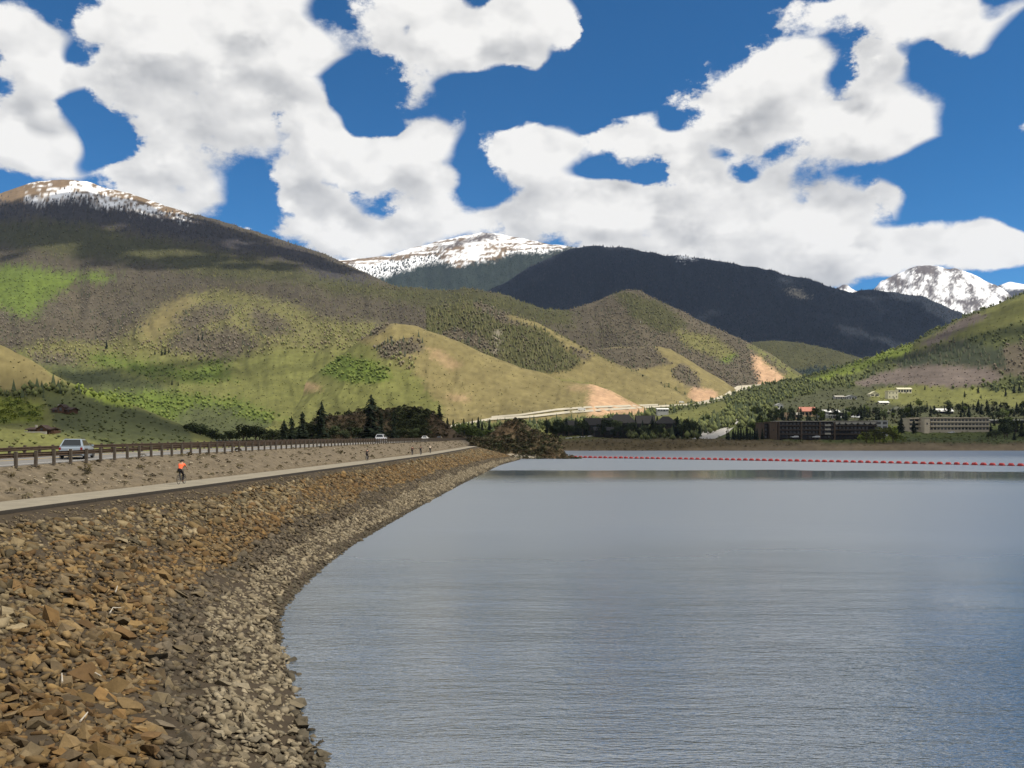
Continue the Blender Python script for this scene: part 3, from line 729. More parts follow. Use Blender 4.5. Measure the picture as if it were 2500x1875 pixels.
G_RIDGE = [(1100,1046),(1200,1040),(1400,1022),(1600,1000),(1700,988),(1763,977),(1803,961),(1852,945),(1905,937),(1958,926),(1987,920),(2048,900),(2109,884),(2170,861),(2227,843),(2271,814),(2312,798),(2353,778),(2393,762),(2434,749),(2475,729),(2500,724),(2700,660),(2950,600)]
SHORE = [(1100,1100),(1900,1101),(2500,1102),(2950,1103)]
hill_east = Hill('hillside', 'green wooded hillside and lake shore with the town on it', 1120, 2900, 3.5, [
  (545, [(1100,1104.5),(2950,1104.5)]),
  (556, [(1100,1097),(1900,1098),(2200,1098.5),(2950,1099)]),
  (575, [(1100,1082),(1375,1078),(1700,1078),(1900,1084),(2100,1087),(2950,1088)]),
  (605, [(1100,1073),(1375,1071),(1700,1072),(1850,1074),(2000,1076),(2400,1076),(2950,1076)]),
  (660, [(1100,1066),(1500,1066),(1700,1068),(1900,1068),(2150,1066),(2450,1064),(2950,1060)]),
  (760, [(1100,1056),(1500,1052),(1700,1046),(1900,1032),(2150,1030),(2450,1030),(2950,1020)]),
  (930, [(1100,1046),(1400,1030),(1600,1018),(1750,1010),(1900,995),(2150,990),(2400,992),(2950,960)]),
  (1250, [(1100,1044),(1400,1025),(1600,1008),(1750,992),(1900,962),(2050,945),(2200,940),(2400,935),(2950,850)]),
  (2000, G_RIDGE)], nsub=24, relief=2.2, rscale=60, default='ggreen', warp=6, seed=83, edge=0.6, trees=30000, tree_label='green aspen and conifer woods on the eastern hillside', polys=[
  ('khakig', [(1120,1060),(1400,1040),(1640,1010),(1760,980),(1800,985),(1700,1040),(1500,1070),(1120,1080)]),
  ('ggreen', [(1740,1040),(1780,990),(1850,950),(2000,920),(2120,930),(2120,985),(2000,1010),(1860,1040)]),
  ('khakig', [(2120,965),(2250,940),(2500,960),(2950,930),(2950,1010),(2400,1010),(2200,1010),(2100,990)]),
  ('sage', [(2080,935),(2170,905),(2260,892),(2425,898),(2450,920),(2410,940),(2270,948),(2120,945)]),
  ('gray', [(2170,885),(2210,865),(2330,835),(2500,802),(2950,760),(2950,930),(2500,920),(2450,916),(2430,905),(2390,896),(2290,892),(2210,902)]),
  ('con2', [(2170,885),(2210,866),(2280,852),(2330,838),(2380,830),(2440,840),(2460,900),(2390,894),(2290,890),(2210,898)]),
  ('ggreen', [(2350,830),(2500,790),(2950,730),(2950,800),(2500,840),(2420,850)]),
  ('lime', [(1960,930),(2048,900),(2109,882),(2170,858),(2230,840),(2215,862),(2150,885),(2100,905),(2030,928)]),
  ('khakig', [(2227,843),(2312,796),(2434,745),(2500,720),(2950,600),(2950,740),(2500,790),(2330,832),(2230,858)]),
  ('sage', [(2240,845),(2310,800),(2380,768),(2420,770),(2360,800),(2280,840)]),
  ('town', [(1880,1030),(1890,985),(2000,952),(2130,940),(2245,938),(2260,985),(2500,992),(2950,985),(2950,1070),(1880,1070)]),
  ('khakig', [(2120,985),(2140,950),(2240,940),(2450,955),(2500,975),(2400,990),(2250,990)]),
  ('lawn', [(1120,1078),(1375,1076),(1700,1070),(1760,1045),(2000,1040),(2950,1030),(2950,1082),(2100,1083),(1900,1078),(1650,1070),(1500,1072),(1120,1084)]),
  ('bank', [(1120,1073),(1600,1070),(1860,1071),(1960,1077),(2100,1081),(2500,1082),(2950,1080),(2950,1120),(1120,1120)]),
  ('beach', [(1780,1090),(1900,1086),(2200,1086),(2500,1086),(2950,1086),(2950,1120),(1300,1120),(1300,1099),(1600,1098)]),
  ('lbrush', [(2090,1072),(2110,1052),(2150,1045),(2190,1052),(2200,1075),(2150,1082)]),
 ])
hill_knoll_w = Hill('hillside', 'sunlit green knoll with two log houses beyond the road', -520, 600, 3.5, [
  (170, [(-600,1110),(700,1110)]), (230, [(-600,1070),(0,1078),(250,1084),(600,1094)]),
  (300, [(-600,1030),(0,1050),(150,1058),(300,1070),(450,1082),(600,1092)]),
  (390, [(-600,960),(0,1008),(150,1015),(240,1025),(350,1048),(450,1070),(600,1090)]),
  (520, [(-600,640),(-300,740),(0,843),(41,864),(81,884),(122,913),(163,933),(203,949),(264,970),(325,990),(400,1020),(470,1050),(530,1078),(600,1092)])],
  nsub=26, relief=3, rscale=60, default='khakig', warp=7, seed=97, trees=9000, tree_label='shrubs and young aspens on the knoll with the log houses', tmul=0.55, polys=[
  ('khaki', [(-600,600),(0,835),(60,862),(150,925),(160,945),(100,945),(40,965),(-600,960)]),
  ('ggreen', [(-600,950),(40,955),(120,942),(200,945),(215,965),(190,968),(60,972),(0,990),(-600,1000)]),
  ('lbrush', [(-600,970),(0,972),(90,985),(108,1010),(100,1025),(60,1035),(-600,1035)]),
  ('dshrub_shade', [(100,972),(220,968),(330,990),(460,1045),(480,1090),(260,1090),(140,1060),(120,1000)]),
  ('khakig', [(-600,1048),(0,1045),(150,1062),(250,1080),(250,1110),(-600,1110)]),
  ('lime', [(180,935),(264,965),(330,985),(325,998),(260,985),(190,955)]),
 ])
knoll_road = Hill('hillside', 'brown scrubby knoll behind the dark pines at the road end', 640, 1190, 3, [
  (395, [(600,1092),(1200,1090)]), (412, [(600,1085),(700,1075),(800,1060),(900,1055),(1000,1050),(1060,1050),(1100,1066),(1200,1082)]),
  (450, [(600,1085),(650,1070),(720,1050),(799,1016),(839,1012),(869,1005),(919,1001),(978,999),(1028,1000),(1048,1004),(1068,1014),(1088,1034),(1120,1060),(1160,1076),(1200,1084)])],
  nsub=26, relief=3, rscale=40, default='scrub', warp=6, seed=101, trees=2600, tree_label='dark scrub covering the knoll at the road end', tmul=0.8, polys=[
  ('brush', [(970,1005),(1040,1005),(1045,1075),(960,1075)]), ('rust', [(1045,1005),(1075,1015),(1130,1075),(1045,1078)]),
  ('rust', [(800,1020),(870,1010),(900,1030),(830,1035)]), ('brush', [(640,1040),(780,1040),(800,1090),(640,1090)])])
knoll_lake = Hill('headland', 'brown rocky headland with scrub at the end of the dam', 1150, 1420, 2.5, [
  (336, [(1100,1126),(1450,1126)]), (344, [(1100,1112),(1200,1108),(1280,1115),(1340,1112),(1378,1114),(1392,1119),(1405,1124),(1450,1128)]),
  (356, [(1100,1085),(1200,1075),(1260,1075),(1330,1085),(1362,1090),(1373,1108),(1390,1119),(1405,1125),(1450,1130)]),
  (378, [(1100,1084),(1180,1078),(1200,1056),(1219,1040),(1238,1028),(1263,1023),(1285,1038),(1304,1051),(1333,1064),(1362,1070),(1370,1078),(1378,1112),(1395,1121),(1410,1126),(1450,1130)])],
  nsub=22, relief=3, rscale=30, default='scrub', warp=4, seed=103, trees=2100, tree_label='dark scrub on the rocky headland at the dam end', tmul=0.62, smooth=2, polys=[
  ('rust', [(1190,1060),(1225,1030),(1265,1022),(1270,1050),(1220,1075)]), ('scree', [(1200,1108),(1290,1110),(1330,1116),(1200,1125)]),
  ('rust', [(1325,1100),(1380,1100),(1410,1130),(1325,1130)])])


# one wide sheet under everything, down to the lake bed and out past the mountains
def flat(name, x0, y0, x1, y1, z, m): return MB().add([(x0, y0, z), (x1, y0, z), (x1, y1, z), (x0, y1, z)], [(0, 1, 2, 3)]).build(name, m)


M_GROUND = mat('valley_soil', (0.10, 0.095, 0.045), 0.95, 0.3, 0.02, obj=False)
tag(flat('ground', -24000, -3000, 24000, 26000, -9.0, M_GROUND), 'wide valley ground under hills and lake bed', 'ground', kind='structure')


# ------------------------------------------------------------------ lake
def water_material():
    m = bpy.data.materials.new('lake_water'); m.use_nodes = True; T = NT(m.node_tree); b = m.node_tree.nodes['Principled BSDF']
    b.inputs['Base Color'].default_value = (0.060, 0.085, 0.11, 1); b.inputs['IOR'].default_value = 6.0
    b.inputs['Specular IOR Level'].default_value = 0.5
    g = T.new('ShaderNodeNewGeometry'); p = g.outputs['Position']
    sp = T.new('ShaderNodeSeparateXYZ'); T.put(sp.inputs[0], p)
    wob = T.m('MULTIPLY', T.m('SUBTRACT', T.noise(T.v('MULTIPLY', p, (0.022, 0.03, 0)), 1.0, 4, 0.6), 0.5), 40.0)
    y = T.m('ADD', T.m('ADD', sp.outputs[1], T.m('MULTIPLY', sp.outputs[0], 0.05)), wob)
    # wind lanes: a calm slick across the lake, ruffled water either side of it
    slick = T.m('MULTIPLY', T.mr(y, 150.0, 192.0), T.mr(y, 216.0, 224.0, 1.0, 0.0))
    gust = T.mr(T.noise(T.v('MULTIPLY', p, (0.018, 0.034, 0)), 1.0, 3, 0.55), 0.40, 0.66)
    ruf = T.m('MAXIMUM', T.m('MULTIPLY', T.mr(y, 66.0, 84.0), T.mr(y, 122.0, 140.0, 1.0, 0.0)), T.m('MAXIMUM', T.mr(y, 24.0, 46.0, 1.0, 0.0), T.m('MULTIPLY', T.mr(y, 226.0, 240.0), 1.3)))
    amp = T.m('MULTIPLY', T.m('ADD', T.m('ADD', 0.16, T.m('MULTIPLY', ruf, 0.62)), T.m('MULTIPLY', gust, 0.5)), T.m('SUBTRACT', 1.0, T.m('MULTIPLY', slick, SLICK)))
    w1 = T.noise(T.v('MULTIPLY', p, (0.75, 2.6, 1)), 1.0, 2, 0.55)
    w2 = T.noise(T.v('MULTIPLY', p, (3.0, 9.5, 1)), 1.0, 2, 0.55)
    w0 = T.noise(T.v('MULTIPLY', p, (0.11, 0.40, 1)), 1.0, 2, 0.5)
    h = T.m('ADD', T.m('MULTIPLY', w1, 0.13), T.m('ADD', T.m('MULTIPLY', w2, 0.085), T.m('MULTIPLY', w0, 0.30)))
    h = T.m('MULTIPLY', h, amp)
    bp = T.new('ShaderNodeBump'); bp.inputs['Strength'].default_value = 1.0; bp.inputs['Distance'].default_value = WAVE
    T.l.new(h, bp.inputs['Height']); T.l.new(bp.outputs[0], b.inputs['Normal'])
    T.l.new(T.m('MULTIPLY', T.m('ADD', 0.10, T.m('MULTIPLY', T.mr(y, 26.0, 75.0), 0.22)), T.m('SUBTRACT', 1.0, T.m('MULTIPLY', slick, 0.72))), b.inputs['Roughness'])
    return m


WAVE, SLICK = 0.50, 0.94
tag(flat('lake', -14, -600, 5000, 562, 0.0, water_material()), 'grey-blue rippled reservoir water with a calm dark slick', 'lake', kind='structure')

# ------------------------------------------------------------------ the dam: lines of its shore, path and road against distance
SH_Y = np.array([-60, -5, 8, 11, 13, 17, 21.5, 27.4, 35.3, 38.4, 43.2, 52.3, 66.4, 95.7, 156, 262, 327, 345, 420, 560]); SH_X = np.array([60, 45, 20, 9, 2, -2.6, -4.7, -6.7, -9.3, -10.25, -10.97, -11.6, -11.96, -11.05, -8.65, -3.6, 3, 4, 4, 4])
PA_Y = np.array([-60, 0, 39.9, 46.7, 58, 75.2, 106.6, 174, 250, 340, 476, 600]); PA_X = np.array([-24.5, -24, -23.0, -22.65, -21.7, -20.8, -19.0, -15.8, -14.4, -13.6, -13.2, -13.6])
def smooth_interp(y, Y, X):
    s = 0
    for o in (-0.06, -0.03, 0, 0.03, 0.06): s = s + np.interp(y + o * (abs(y) + 8), Y, X)
    return s / 5
def shore_x(y): return smooth_interp(y, SH_Y, SH_X)
def path_x(y): return smooth_interp(y, PA_Y, PA_X)
def path_z(y): return np.interp(y, [-60, 380, 470, 560], [4.7, 4.7, 5.6, 7.3])
def road_z(y): return np.interp(y, [-60, 50, 75, 150, 600], [6.1, 6.25, 6.6, 7.0, 7.3])
PATH_W, RAIL_OFF, ROAD_W = 3.7, 8.0, 8.6

ys = np.concatenate([np.arange(-50, 12, 2.0), np.arange(12, 90, 0.8), np.arange(90, 330, 2.5), np.arange(330, 590, 6)])


def strip(name, columns, m, col=None, smooth=True):
    """columns: list of functions y -> (x, z); a sheet through them along the dam"""
    V = np.array([[(c(y)[0], y, c(y)[1]) for c in columns] for y in ys]); nr, nc = V.shape[:2]
    i = np.arange(nr - 1)[:, None] * nc + np.arange(nc - 1)[None]
    fl = np.stack([i, i + nc, i + nc + 1, i + 1], -1).reshape(-1)
    me = np_mesh(name, V.reshape(-1, 3), fl, np.full((nr - 1) * (nc - 1), 4), col(V) if col else None, smooth)
    me.materials.append(m); return link(bpy.data.objects.new(name, me))


def overlook(x, y): return 4.6 * np.exp(-(((x - 1) / 8.5) ** 2 + ((y + 4) / 7.5) ** 2))
def slope_pt(t):
    """t = 0 at the water's edge, 1 at the path edge"""
    def fn(y):
        xs, xp, zp = shore_x(y), path_x(y), path_z(y) - 0.13
        x = xs + (xp - xs) * t; z = zp * (t ** 0.94 if t > 0 else t * 1.5)
        z = z + overlook(x, y) + 0.10 * float(fbm(np.array(x * 0.5), np.array(y * 0.5), 3, 5)) * (0 < t < 1)
        return x, z
    return fn


M_SOIL_SHADE = mat('soil_crevice_shade', (0.045, 0.033, 0.02), 0.95, 0.35, 1.2, bump=0.6, bscale=6.0)  # soil kept dark so gaps between stones read as shaded crevices
riprap = strip('riprap_slope', [slope_pt(t) for t in [-0.6, -0.25, -0.08] + list(np.linspace(0, 1, 26))], M_SOIL_SHADE)
tag(riprap, 'rock-armoured brown embankment slope of the dam down to the water', 'embankment', kind='structure')


def bank_pt(t):
    def fn(y):
        x0, x1 = path_x(y) - PATH_W, path_x(y) - RAIL_OFF - 0.4
        z = path_z(y) + (road_z(y) - path_z(y)) * (t ** 0.9) - 0.03
        return x0 + (x1 - x0) * t, z + 0.10 * float(fbm(np.array(x0 * 0.7 + 5 * t), np.array(y * 0.6), 3, 15)) * (0 < t < 1) * 2.4
    return fn


M_GRAVEL = mat('gravel_bank', (0.128, 0.102, 0.068), 0.95, 0.42, 1.6, bump=1.0, bscale=7.0)
tag(strip('gravel_bank', [bank_pt(t) for t in np.linspace(-0.06, 1, 12)], M_GRAVEL), 'brown gravel bank between the cycle path and the road', 'bank', kind='structure')
M_PATH = mat('path_asphalt', (0.235, 0.208, 0.158), 0.9, 0.22, 0.8, bump=0.2, bscale=30.0)
M_EDGE = mat('path_edge_asphalt', (0.022, 0.018, 0.014), 0.95, 0.2, 4.0)
pth = strip('cycle_path', [lambda y: (path_x(y) - PATH_W, path_z(y) + 0.004), lambda y: (path_x(y) - PATH_W / 2, path_z(y) + 0.05), lambda y: (path_x(y) - 0.02, path_z(y) + 0.02)], M_PATH)
tag(pth, 'pale paved cycle path along the dam crest', 'path', kind='structure')
edge = strip('path_edge', [lambda y: (path_x(y) - 0.02, path_z(y) + 0.02), lambda y: (path_x(y) + 0.06, path_z(y) - 0.02), lambda y: (path_x(y) + 0.10, path_z(y) - 0.3)], M_EDGE, smooth=False)
edge.parent = pth
M_ROAD = mat('road_asphalt', (0.165, 0.158, 0.15), 0.85, 0.12, 0.5, bump=0.15, bscale=40.0)
RX = lambda y: path_x(y) - RAIL_OFF - 0.4
road = strip('dam_road', [lambda y: (RX(y), road_z(y) - 0.03), lambda y: (RX(y) - ROAD_W / 2, road_z(y) + 0.06), lambda y: (RX(y) - ROAD_W, road_z(y) - 0.03)], M_ROAD)
tag(road, 'grey asphalt road along the top of the dam', 'road', kind='structure')
M_WHITE = mat('road_paint_white', (0.62, 0.61, 0.58), 0.7, 0.15, 4.0); M_YELLOW = mat('road_paint_yellow', (0.60, 0.40, 0.06), 0.7, 0.15, 4.0)
for off, w, m in ((0.9, 0.12, M_WHITE), (ROAD_W - 0.9, 0.12, M_WHITE), (ROAD_W / 2 - 0.12, 0.1, M_YELLOW), (ROAD_W / 2 + 0.12, 0.1, M_YELLOW)):
    zz = lambda y, o: road_z(y) - 0.03 + 0.09 * (1 - abs(o - ROAD_W / 2) / (ROAD_W / 2)) + 0.006
    k = strip('lane_line', [lambda y, o=off: (RX(y) - o, zz(y, o)), lambda y, o=off, w=w: (RX(y) - o - w, zz(y, o + w))], m); k.parent = road
tag(strip('road_embankment', [lambda y: (RX(y) - ROAD_W + 0.01, road_z(y) - 0.06), lambda y: (RX(y) - ROAD_W - 1.5, road_z(y) - 0.25), lambda y: (RX(y) - ROAD_W - 14, road_z(y) - 7.5), lambda y: (RX(y) - ROAD_W - 60, -8.6)], M_GRAVEL),
    'brown grassy slope falling away behind the dam road', 'bank', kind='structure')

# riprap stones: the largest in view one by one, all the others as one heap
M_STONE_ONE = mat('riprap_stone_single', attr='OBJ', rough=0.9, var=0.25, scale=4.0, bump=0.4, bscale=9.0)
M_STONES = mat('riprap_stones', attr='Col', rough=0.9, var=0.25, scale=4.0, bump=0.3, bscale=9.0, obj=False)


def make_stones():
    r = np.random.RandomState(3)
    n = 70000
    # denser close to the camera; y from 9 m to the end of the slope
    y = 9 + (335 - 9) * r.rand(n * 2) ** 2.4; t = r.rand(n * 2) * 1.03 - 0.06
    y = y[:n]; t = t[:n]
    xs, xp, zp = shore_x(y), path_x(y), path_z(y) - 0.13
    wid = np.hypot(xp - xs, zp)
    x = xs + (xp - xs) * t; z = zp * np.where(t > 0, np.abs(t) ** 0.94, t * 1.5) + overlook(x, y)
    perp = np.abs(x - xs) / np.sqrt(1 + ((shore_x(y + 1) - shore_x(y - 1)) / 2) ** 2) * np.sign(t)
    tm = np.minimum(perp / 9.3, t + 0.25)
    tm = np.where(t > 0.8, t, tm)
    band = tm + 0.07 * fbm(y / 9, t * 6, 3, 8) + 0.04 * fbm(y / 2.5, t * 15, 2, 18)
    low = band < 0.25; mid = (band >= 0.25) & (band < 0.40); top = (t + 0.05 * fbm(y / 4, t * 9, 3, 28)) > 0.88
    near = np.clip((y - 9) / 60, 0, 1)
    size = np.where(low, r.gamma(4, 0.05, n) + 0.08, r.gamma(1.9, 0.11, n) + 0.11) * (1 + 0.35 * np.clip((y - 60) / 200, 0, 1))
    size = np.where(top, size * 0.45, np.where(mid, size * 0.85, size))
    size = np.clip(size, 0.10, 1.05)
    pal_up = np.array([(0.225, 0.175, 0.092), (0.195, 0.145, 0.072), (0.265, 0.22, 0.135), (0.15, 0.12, 0.072), (0.22, 0.185, 0.115), (0.185, 0.122, 0.056), (0.32, 0.275, 0.185), (0.135, 0.118, 0.078)])
    pal_or = np.array([(0.20, 0.128, 0.052), (0.235, 0.165, 0.075), (0.15, 0.095, 0.042), (0.215, 0.165, 0.095), (0.265, 0.195, 0.10), (0.18, 0.145, 0.09), (0.13, 0.10, 0.06)])
    pal_gy = np.array([(0.165, 0.132, 0.09), (0.14, 0.112, 0.076), (0.185, 0.145, 0.096), (0.12, 0.098, 0.065), (0.20, 0.155, 0.09)])
    pal_lo = np.array([(0.255, 0.21, 0.138), (0.225, 0.182, 0.118), (0.285, 0.237, 0.158), (0.20, 0.162, 0.104), (0.245, 0.205, 0.14)])
    k = r.randint(0, 1000, n)
    rusty = fbm(y / 14 + 3, t * 3, 3, 44) + 0.9 * np.exp(-((band - 0.55) / 0.16) ** 2) + 0.35 * np.clip((y - 40) / 80, 0, 1) - 0.25
    col = pal_up[k % 8]; col = np.where((rusty > 0.32)[:, None], pal_or[k % 7], col)
    col = np.where(mid[:, None], pal_gy[k % 5], col); col = np.where(low[:, None], pal_lo[k % 5], col)
    col = np.where(low[:, None], col * 0.90, np.where(mid[:, None], col * 0.72, col * np.array([[0.84, 0.775, 0.69]]))); wet = (band < 0.035); col = np.where(wet[:, None], col * 0.42, col)
    col = np.where(top[:, None], np.array([(0.16, 0.125, 0.075)]), col)
    col = col * r.uniform(0.55, 1.2, (n, 1)) * np.where(low | mid, 0.95, 0.88)[:, None]
    ok = ((x - 1) ** 2 + (y + 3) ** 2 > 60)
    a = r.rand(n) * 6.283; ax = r.normal(0, 0.33, n); ay = r.normal(0, 0.33, n) + np.arctan2(zp, np.abs(xp - xs))
    ca, sa = np.cos(a), np.sin(a)
    Rz = np.zeros((n, 3, 3)); Rz[:, 0, 0] = ca; Rz[:, 0, 1] = -sa; Rz[:, 1, 0] = sa; Rz[:, 1, 1] = ca; Rz[:, 2, 2] = 1
    Rx = np.zeros((n, 3, 3)); Rx[:, 0, 0] = 1; Rx[:, 1, 1] = np.cos(ax); Rx[:, 1, 2] = -np.sin(ax); Rx[:, 2, 1] = np.sin(ax); Rx[:, 2, 2] = np.cos(ax)
    Ry = np.zeros((n, 3, 3)); Ry[:, 1, 1] = 1; Ry[:, 0, 0] = np.cos(ay); Ry[:, 0, 2] = np.sin(ay); Ry[:, 2, 0] = -np.sin(ay); Ry[:, 2, 2] = np.cos(ay)
    R = Ry @ Rx @ Rz
    scl = size[:, None] * r.uniform(0.8, 1.25, (n, 3)); pos = np.stack([x, y, z + size * 0.09], -1)
    # the 300 that look largest from where one stands
    px = CX + x / y * F; py = HY - (z - ZC) / y * F
    inview = ok & (px > 5) & (px < 1400) & (py < 1868)
    app = np.where(inview, size / np.hypot(x, y), 0); big = np.argsort(-app)[:300]
    me_p = []
    for pv, pf in PROTO['stone']:
        me = bpy.data.meshes.new('stone'); me.from_pydata([tuple(v) for v in pv], [], pf); me.materials.append(M_STONE_ONE); me_p.append(me)
    for i, j in enumerate(big):
        o = bpy.data.objects.new('stone', me_p[i % len(me_p)]); o.parent = riprap
        M = Matrix([[*(R[j, q] * scl[j]), pos[j, q]] for q in range(3)] + [[0, 0, 0, 1]]); o.matrix_basis = M
        o.color = (*[float(c) for c in col[j]], 1); COL.objects.link(o)
    rest = np.setdiff1d(np.where(ok)[0], big)
    o = bake('loose_stones', [('stone', pos[rest], scl[rest], R[rest], col[rest])], M_STONES); o.parent = riprap; o['kind'] = 'stuff'


make_stones()


def bank_scrub():
    r = np.random.RandomState(9); items = []
    n = 4200; y = 38 + 330 * r.rand(n) ** 1.7; t = r.rand(n) * 0.95 + 0.03
    x = (path_x(y) - PATH_W) + (-RAIL_OFF - 0.4 + PATH_W) * t; z = path_z(y) + (road_z(y) - path_z(y)) * t ** 0.9
    s = r.gamma(2.2, 0.05, n) + 0.05
    cols = np.array([(0.05, 0.042, 0.02), (0.075, 0.06, 0.03), (0.10, 0.085, 0.045)])[r.randint(0, 3, n)]
    sel = r.rand(n) < 0.25
    items.append(('clump', np.stack([x, y, z - 0.05], -1)[sel], np.stack([s * 1.7, s * 1.7, s], -1)[sel], r.rand(n)[sel] * 6, cols[sel]))
    cs = np.array([(0.30, 0.26, 0.18), (0.21, 0.17, 0.11), (0.25, 0.2, 0.13), (0.38, 0.33, 0.25)])[r.randint(0, 4, n)]
    items.append(('stone', np.stack([x, y, z], -1)[~sel], np.stack([s, s, s], -1)[~sel] * 0.9, r.rand(n)[~sel] * 6, cs[~sel]))
    o = bake('dry_scrub', items, M_VEG); tag(o, 'dry brush tufts and loose rocks on the gravel bank', 'scrub', kind='stuff')


bank_scrub()

# ------------------------------------------------------------------ guardrails
M_POST = mat('guardrail_timber', (0.085, 0.070, 0.055), 0.9, 0.3, 5.0)
M_RUST = mat('weathering_steel', (0.060, 0.040, 0.026), 0.75, 0.35, 2.5, metal=0.2)
POST_ME = MB().box((0, 0, 0.40), (0.18, 0.16, 1.0)).mesh('post', M_POST, bevel=0.012)


def guardrail(off, y0, y1, label, side, n_max=280):
    root = tag(empty('guardrail', (0, 0, 0)), label, 'guardrail')
    # step along the line so that posts are evenly spaced
    y = y0; pts = []
    while y < y1 and len(pts) < n_max:
        x = path_x(y) - off; pts.append((x, y, road_z(y) - 0.03)); dx = path_x(y + 0.5) - path_x(y); y += 1.95 / math.hypot(1, dx / 0.5)
    for p in pts:
        o = bpy.data.objects.new('post', POST_ME); o.location = (p[0] + rnd.gauss(0, 0.015), p[1], p[2] + rnd.gauss(0, 0.02))
        o.rotation_euler = (rnd.gauss(0, 0.012), rnd.gauss(0, 0.015), 0); link(o, root)
    prof = [(0, 0.80), (0.05, 0.77), (0.05, 0.71), (0.0, 0.655), (0.05, 0.60), (0.05, 0.54), (0, 0.50), (-0.012, 0.52), (0.03, 0.56), (0.03, 0.595), (-0.02, 0.655), (0.03, 0.72), (0.03, 0.755), (-0.012, 0.78)]
    rings = [[(p[0] + side * (0.10 + q[0]), p[1], p[2] + q[1]) for q in prof] for p in pts]
    MB().loft(rings).build('rail_beam', M_RUST, root)
    return root


guardrail(RAIL_OFF, 44.0, 470.0, 'brown steel guardrail on timber posts between road and gravel bank', -1)
guardrail(RAIL_OFF + ROAD_W + 0.6, 58.0, 470.0, 'brown guardrail along the far side of the dam road', 1)

# ------------------------------------------------------------------ float line
M_FLOAT = mat('red_float', (0.27, 0.016, 0.016), 0.45, 0.25, 2.0, spec=0.4)
M_CABLE = mat('boom_cable_steel', (0.05, 0.04, 0.04), 0.6)
fl = []
for k, yy in enumerate(np.linspace(-0.72, 0.72, 13)):
    e = abs(yy) / 0.72; r = 0.36 * math.sqrt(max(0.0, 1 - e ** 6)) * (1.0 if k % 3 else 1.06) + 0.03
    fl.append([(r * math.cos(a), yy, r * math.sin(a)) for a in np.linspace(0, 2 * math.pi, 13)[:-1]])
FLOAT_ME = MB().loft(fl).tube((0, -0.9, 0), (0, 0.9, 0), 0.05).mesh('float', M_FLOAT, smooth=True)
bx = lambda t: 20.0 + 126 * t + 2.0 * math.sin(3.1 * t); by = lambda t: 361 - 111 * t + 5 * math.sin(math.pi * t)
NBUOY = 72; cab = []
for k in range(NBUOY):
    t = k / (NBUOY - 1.0); x, y = bx(t), by(t); ang = math.atan2(bx(t + .01) - bx(t - .01), by(t + .01) - by(t - .01))
    o = tag(link(bpy.data.objects.new('boom_float', FLOAT_ME)), 'red barrel float in the long boom line across the lake', 'buoy', 'red floats of the boom line')
    o.scale = (1.6, 1.1, 1.6); o.location = (x, y, 0.14 + rnd.gauss(0, 0.03)); o.rotation_euler = (rnd.gauss(0, 0.05), 0, -ang + rnd.gauss(0, 0.12)); cab.append((x, y, 0.03))
tag(MB().path(cab, 0.045, 5).build('boom_cable', M_CABLE), 'thin dark cable joining the red floats', 'cable')

# ------------------------------------------------------------------ cars
M_TYRE = mat('tyre_rubber', (0.015, 0.015, 0.015), 0.85); M_RIM = mat('wheel_alloy', (0.45, 0.45, 0.46), 0.35, metal=0.8)
M_GLASS = mat('car_glass', (0.012, 0.016, 0.02), 0.06, 0.05, spec=0.6); M_RED = mat('tail_light_red', (0.20, 0.012, 0.01), 0.25, 0.1)
M_LAMP = mat('lamp_clear', (0.7, 0.7, 0.68), 0.15, 0.05); M_BLACK = mat('black_plastic', (0.02, 0.02, 0.021), 0.6); M_PLATE = mat('plate_white', (0.6, 0.6, 0.58), 0.5, 0.05)


def quad_on(a, b, c, d, u0, u1, v0, v1, off=0.012):
    """panel lying on the quad a b (bottom) c d (top), proud by off"""
    a, b, c, d = map(Vector, (a, b, c, d)); n = (b - a).cross(d - a).normalized()
    def q(u, v): return (a * (1 - u) + b * u) * (1 - v) + (d * (1 - u) + c * u) * v
    P4 = [q(u0, v0), q(u1, v0), q(u1, v1), q(u0, v1)]
    m = MB(); m.add([p - n * 0.02 for p in P4] + [p + n * off for p in P4], [(3, 2, 1, 0), (4, 5, 6, 7), (0, 1, 5, 4), (1, 2, 6, 5), (2, 3, 7, 6), (3, 0, 4, 7)])
    return m


